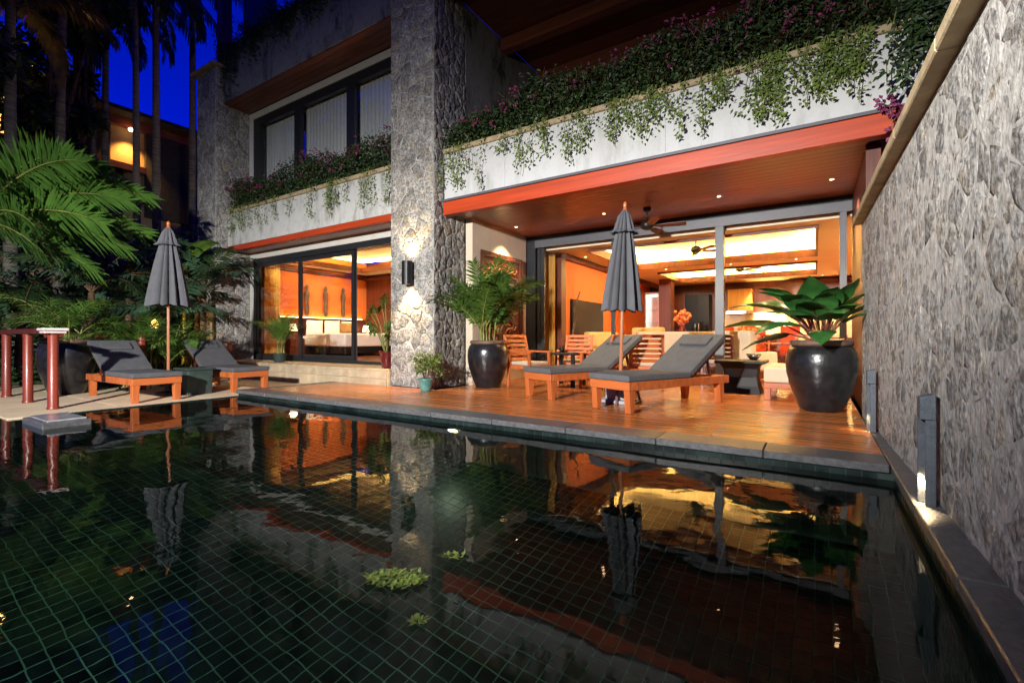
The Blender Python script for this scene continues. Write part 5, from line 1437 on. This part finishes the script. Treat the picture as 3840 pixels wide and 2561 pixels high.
# bougainvillea over the parapets
def bougain(label, x0, x1, zt, dens, strands, rg, hgt, group, yb=7.15):
    o = thing('bougainvillea', label, 'bougainvillea', ((x0+x1)/2, 6.9, 4.16), 0, group)
    inv = wmat(o).inverted()
    mb = MB(); fl_ = MB(); sm = MB()
    n = int((x1-x0)*dens)
    bumps = [(rg.uniform(x0,x1), rg.uniform(.25,.6), rg.uniform(-.22,.28)) for _ in range(int((x1-x0)*2.2))]
    def top(x):
        return hgt(x) + sum(a*math.exp(-((x-c)/w)**2) for c, w, a in bumps)*.6
    for k in range(n):
        x = rg.uniform(x0, x1); h = top(x)
        t = rg.random()**.8
        z = 4.24 + h*t + rg.gauss(0,.04)
        front = 6.42 + .10*t + .12*math.sin(x*4.1)*t
        y = front + abs(rg.gauss(0,.16)) + (rg.random()**2)*(yb-6.55)*(1-.5*t) if rg.random() < .8 else rg.uniform(6.4, yb)
        if z < 4.30 and y > 6.44: z += .06
        v = Vector((rg.uniform(-1,1), rg.uniform(-1.2,.4), rg.uniform(-.8,.6))).normalized()
        nn = Vector((rg.uniform(-.6,.6), -1+rg.uniform(-.4,.9), rg.uniform(0,1))).normalized()
        mb.leaf(Vector((x,y,z)), v, nn, rg.uniform(.035,.095), rg.uniform(.028,.05), rg.uniform(.05,.35))
    for k in range(int((x1-x0)*12)):       # bract clusters
        x = rg.uniform(x0, x1); h = top(x); t = 1-rg.random()**1.4*.75
        c = Vector((x, 6.36+rg.uniform(-.05,.15)+(.25*rg.random() if t > .85 else 0), 4.26+h*t+.02))
        for q in range(rg.randint(4,11)):
            v = Vector((rg.gauss(0,1), rg.gauss(0,1), rg.gauss(0,1))).normalized()
            fl_.leaf(c+v*rg.uniform(0,.06), v, Vector((rg.uniform(-1,1),-1,rg.uniform(0,1))).normalized(), rg.uniform(.035,.06), rg.uniform(.03,.045), .1)
    for k in range(int((x1-x0)*9)):        # woody stems
        x = rg.uniform(x0, x1); h = top(x)
        sm.tube([(x, 6.9, 4.14), (x+rg.uniform(-.15,.15), 6.7, 4.2+h*.5), (x+rg.uniform(-.3,.3), rg.uniform(6.35,6.7), 4.22+h*rg.uniform(.7,1.05))], [.012,.008,.003], 4, False)
    mb.build('foliage', M['leaf_boug'], o, True); fq = fl_.build('flowers', M['petal'], o, True); fq['kind'] = 'stuff'; sm.build('stems', M['stem_brown'], o, True)
    strands = list(strands) + [(rg.uniform(x0, x1), rg.uniform(.35,.7), rg.uniform(.08,.2), rg.uniform(40,62)) for _ in range(int((x1-x0)*2.3))]
    for (x, ln, w, dn) in strands:
        ln = min(.88, ln*rg.uniform(1.0,1.45)); dn *= rg.uniform(.7,1.3); w *= rg.uniform(.4,1.0)
        s = MB(); st2 = MB()
        for q in range(max(1, int(w*14))):
            xs_ = x + rg.uniform(-w/2, w/2); L = ln*rg.uniform(.7,1.05)
            pts = [(xs_, 6.60, 4.34), (xs_+rg.uniform(-.02,.02), 6.44, 4.33)]
            xx = xs_
            for t in range(1, 7):
                xx += rg.uniform(-.04,.04)
                pts.append((xx, 6.425-.02*rg.random()-.035*math.sin(PI*t/6), 4.30-L*t/6))
            st2.tube(pts, [.005]*2+[.004]*6, 4, False)
            for t in range(int(L*dn)):
                f = rg.random()**.75; k = min(5, int(f*6)); p = Vector(pts[k+1]).lerp(Vector(pts[k+2]), f*6-k)
                p += Vector((rg.gauss(0,.05), -abs(rg.gauss(0,.035)), rg.uniform(-.03,.03)))
                if p.z < 4.3: p.y = min(p.y, 6.435)
                v = Vector((rg.uniform(-1,1), rg.uniform(-.8,.0), rg.uniform(-1.1,.3))).normalized()
                s.leaf(p, v, Vector((rg.uniform(-.5,.5),-1,rg.uniform(0,.8))).normalized(), rg.uniform(.035,.075), rg.uniform(.022,.042), rg.uniform(.05,.3))
        so = s.build('trailing_vine', M['leaf_trail'], o, True); st2.build('vine_stem', M['stem_green'], so, True)
    return o
def ux(u, y=6.45):
    a = (u-1175)/1080; return y*(-.5417+.8406*a)/(.8406+.5417*a)
S1 = [(-5.40,.62,.34,60),(-4.72,.86,.16,52),(-3.98,.60,.22,58),(-3.60,.50,.26,52),(-3.12,.72,.22,46),(-2.78,.62,.18,36),(-2.42,.52,.10,40),
      (-2.02,.78,.40,72),(-1.62,.52,.26,46),(-1.20,.66,.26,48),(-1.02,.60,.14,74),(-.66,.70,.30,60),(-.42,.76,.18,80),(-.12,.34,.28,50),(.20,.62,.34,74),(.44,.50,.24,60),(.66,.30,.14,34),(-.3,.55,.5,70),(.1,.45,.5,70),(.5,.66,.2,60),(-1.4,.75,.14,70),(-2.9,.8,.08,60),(-3.7,.7,.08,60),(-1.85,.4,.5,60),(-5.1,.4,.3,50),(-4.3,.34,.3,44),(-.95,.34,.5,60),(-2.3,.3,.5,50)]
bougain('long bougainvillea bed with pink bracts spilling over the white balcony parapet', -5.62, .95, 1, 3300, S1, rg, lambda x: .62+.10*math.sin(x*1.7+1)+.04*(x+5.6), 'bougainvillea over the parapets')
S2 = [(-12.9,.7,.5,44),(-11.9,.45,.3,34),(-10.9,.5,.3,40),(-9.5,.72,.26,66),(-8.6,.62,.24,44),(-7.5,.72,.26,46),(-7.0,.7,.2,60),(-10.2,.4,.3,30),(-12.4,.5,.3,34)]
bougain('bougainvillea bed with pink bracts under the upper bedroom window', -13.25, -6.8, 1, 2300, S2, rg, lambda x: .62+.09*math.sin(x*2.3)+.03*(x+13.3), 'bougainvillea over the parapets', 7.05)
# vine on the upper dark parapet
o = thing('creeper', 'dark creeper straggling over the top storey parapet', 'creeper', (-10, 6.4, 8.55))
mb = MB(); sm = MB()
for k in range(5200):
    x = rg.uniform(-13.5,-6.8); hang = abs(rg.gauss(0,.45))*(1.2 if x < -12.3 else .7)
    z = 8.68-hang+rg.uniform(0,.15)+ (.12*math.sin(x*5))
    mb.leaf(Vector((x, 6.37-abs(rg.gauss(0,.05)) if z < 8.56 else rg.uniform(6.2,6.7), z)), Vector((rg.uniform(-1,1),-.3,rg.uniform(-1,.5))).normalized(), Vector((rg.uniform(-.5,.5),-1,.5)).normalized(), rg.uniform(.06,.12), .05, .2)
for k in range(60):
    x = rg.uniform(-13.4,-6.9); sm.tube([(x,6.5,8.57),(x+.05,6.34,8.6),(x+rg.uniform(-.2,.2),6.34,8.5-rg.uniform(.2,.9))],[.008,.008,.004],4,False)
mb.build('foliage', M['leaf_dark'], o, True); so_ = sm.build('stems', M['stem_brown'], o, True); so_['kind'] = 'stuff'
# vine with magenta flowers hanging beyond the right wall
o = thing('creeper', 'dark creeper with magenta flowers hanging between white parapet and right wall coping', 'creeper', (1.0, 6.4, 4.3))
mb = MB(); sm = MB()
for q in range(16):
    x0 = rg.uniform(.82,1.45); L = rg.uniform(.8,1.25)
    pts = [(x0,6.6,5.2),(x0,6.40,4.9)]+[(x0+rg.uniform(-.05,.05)-.04*t, 6.38-.02*t, 4.7-L*t/5) for t in range(6)]
    sm.tube(pts, .005, 4, False)
    for t in range(75):
        k = rg.randint(0,6); p = Vector(pts[k]).lerp(Vector(pts[k+1]), rg.random())+Vector((rg.gauss(0,.05),-abs(rg.gauss(0,.06)),rg.gauss(0,.04)))
        mb.leaf(p, Vector((rg.uniform(-1,1),-.4,rg.uniform(-1.2,.2))).normalized(), Vector((rg.uniform(-.4,.4),-1,.4)).normalized(), rg.uniform(.06,.11), .04, .2)
mb.build('foliage', M['leaf_boug'], o, True); sm.build('stems', M['stem_green'], o, True)
fb = MB()
for (x, z) in ((.66,3.36),(.70,3.30),(.70,3.06),(.62,3.40)):
    for q in range(16):
        v = Vector((rg.gauss(0,1), rg.gauss(0,1), rg.gauss(0,1))).normalized()
        fb.leaf(Vector((x,6.36,z))+v*.045, v, Vector((rg.uniform(-1,1),-1,.3)).normalized(), .06, .05, .1)
sm = MB().tube([(.9,6.38,3.9),(.8,6.36,3.6),(.66,6.36,3.36),(.70,6.36,3.06)], .004, 4, False)
fo = fb.build('flowers', M['petal'], o, True); fo['kind'] = 'stuff'; sm.build('flower_stem', M['stem_green'], fo, True)

# leaf-shaped flecks on the water, coloured as underwater lamp glow
def glow_cluster(label, x, y, rx, ry, n, rot):
    o = thing('glow_flecks', label, 'painted glow', (x, y, WZ+.004), rot, 'green clusters painting underwater lamp glow')
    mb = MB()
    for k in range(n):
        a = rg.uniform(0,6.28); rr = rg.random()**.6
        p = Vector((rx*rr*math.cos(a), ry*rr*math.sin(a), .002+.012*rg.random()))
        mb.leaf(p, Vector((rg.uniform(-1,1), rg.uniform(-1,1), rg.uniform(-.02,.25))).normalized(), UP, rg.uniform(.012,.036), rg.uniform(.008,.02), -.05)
    mb.build('leaves', M['glow_fleck'], o)
glow_cluster('largest cluster of green flecks painting underwater lamp glow in the middle of the pool', -1.47, 1.39, .125, .07, 420, R(28))
glow_cluster('small cluster of green flecks painting lamp glow just past the largest one', -1.40, 1.67, .06, .025, 34, R(30))
glow_cluster('tiny tuft of green flecks painting lamp glow nearest the front of the pool', -1.19, 1.22, .03, .02, 26, R(20))
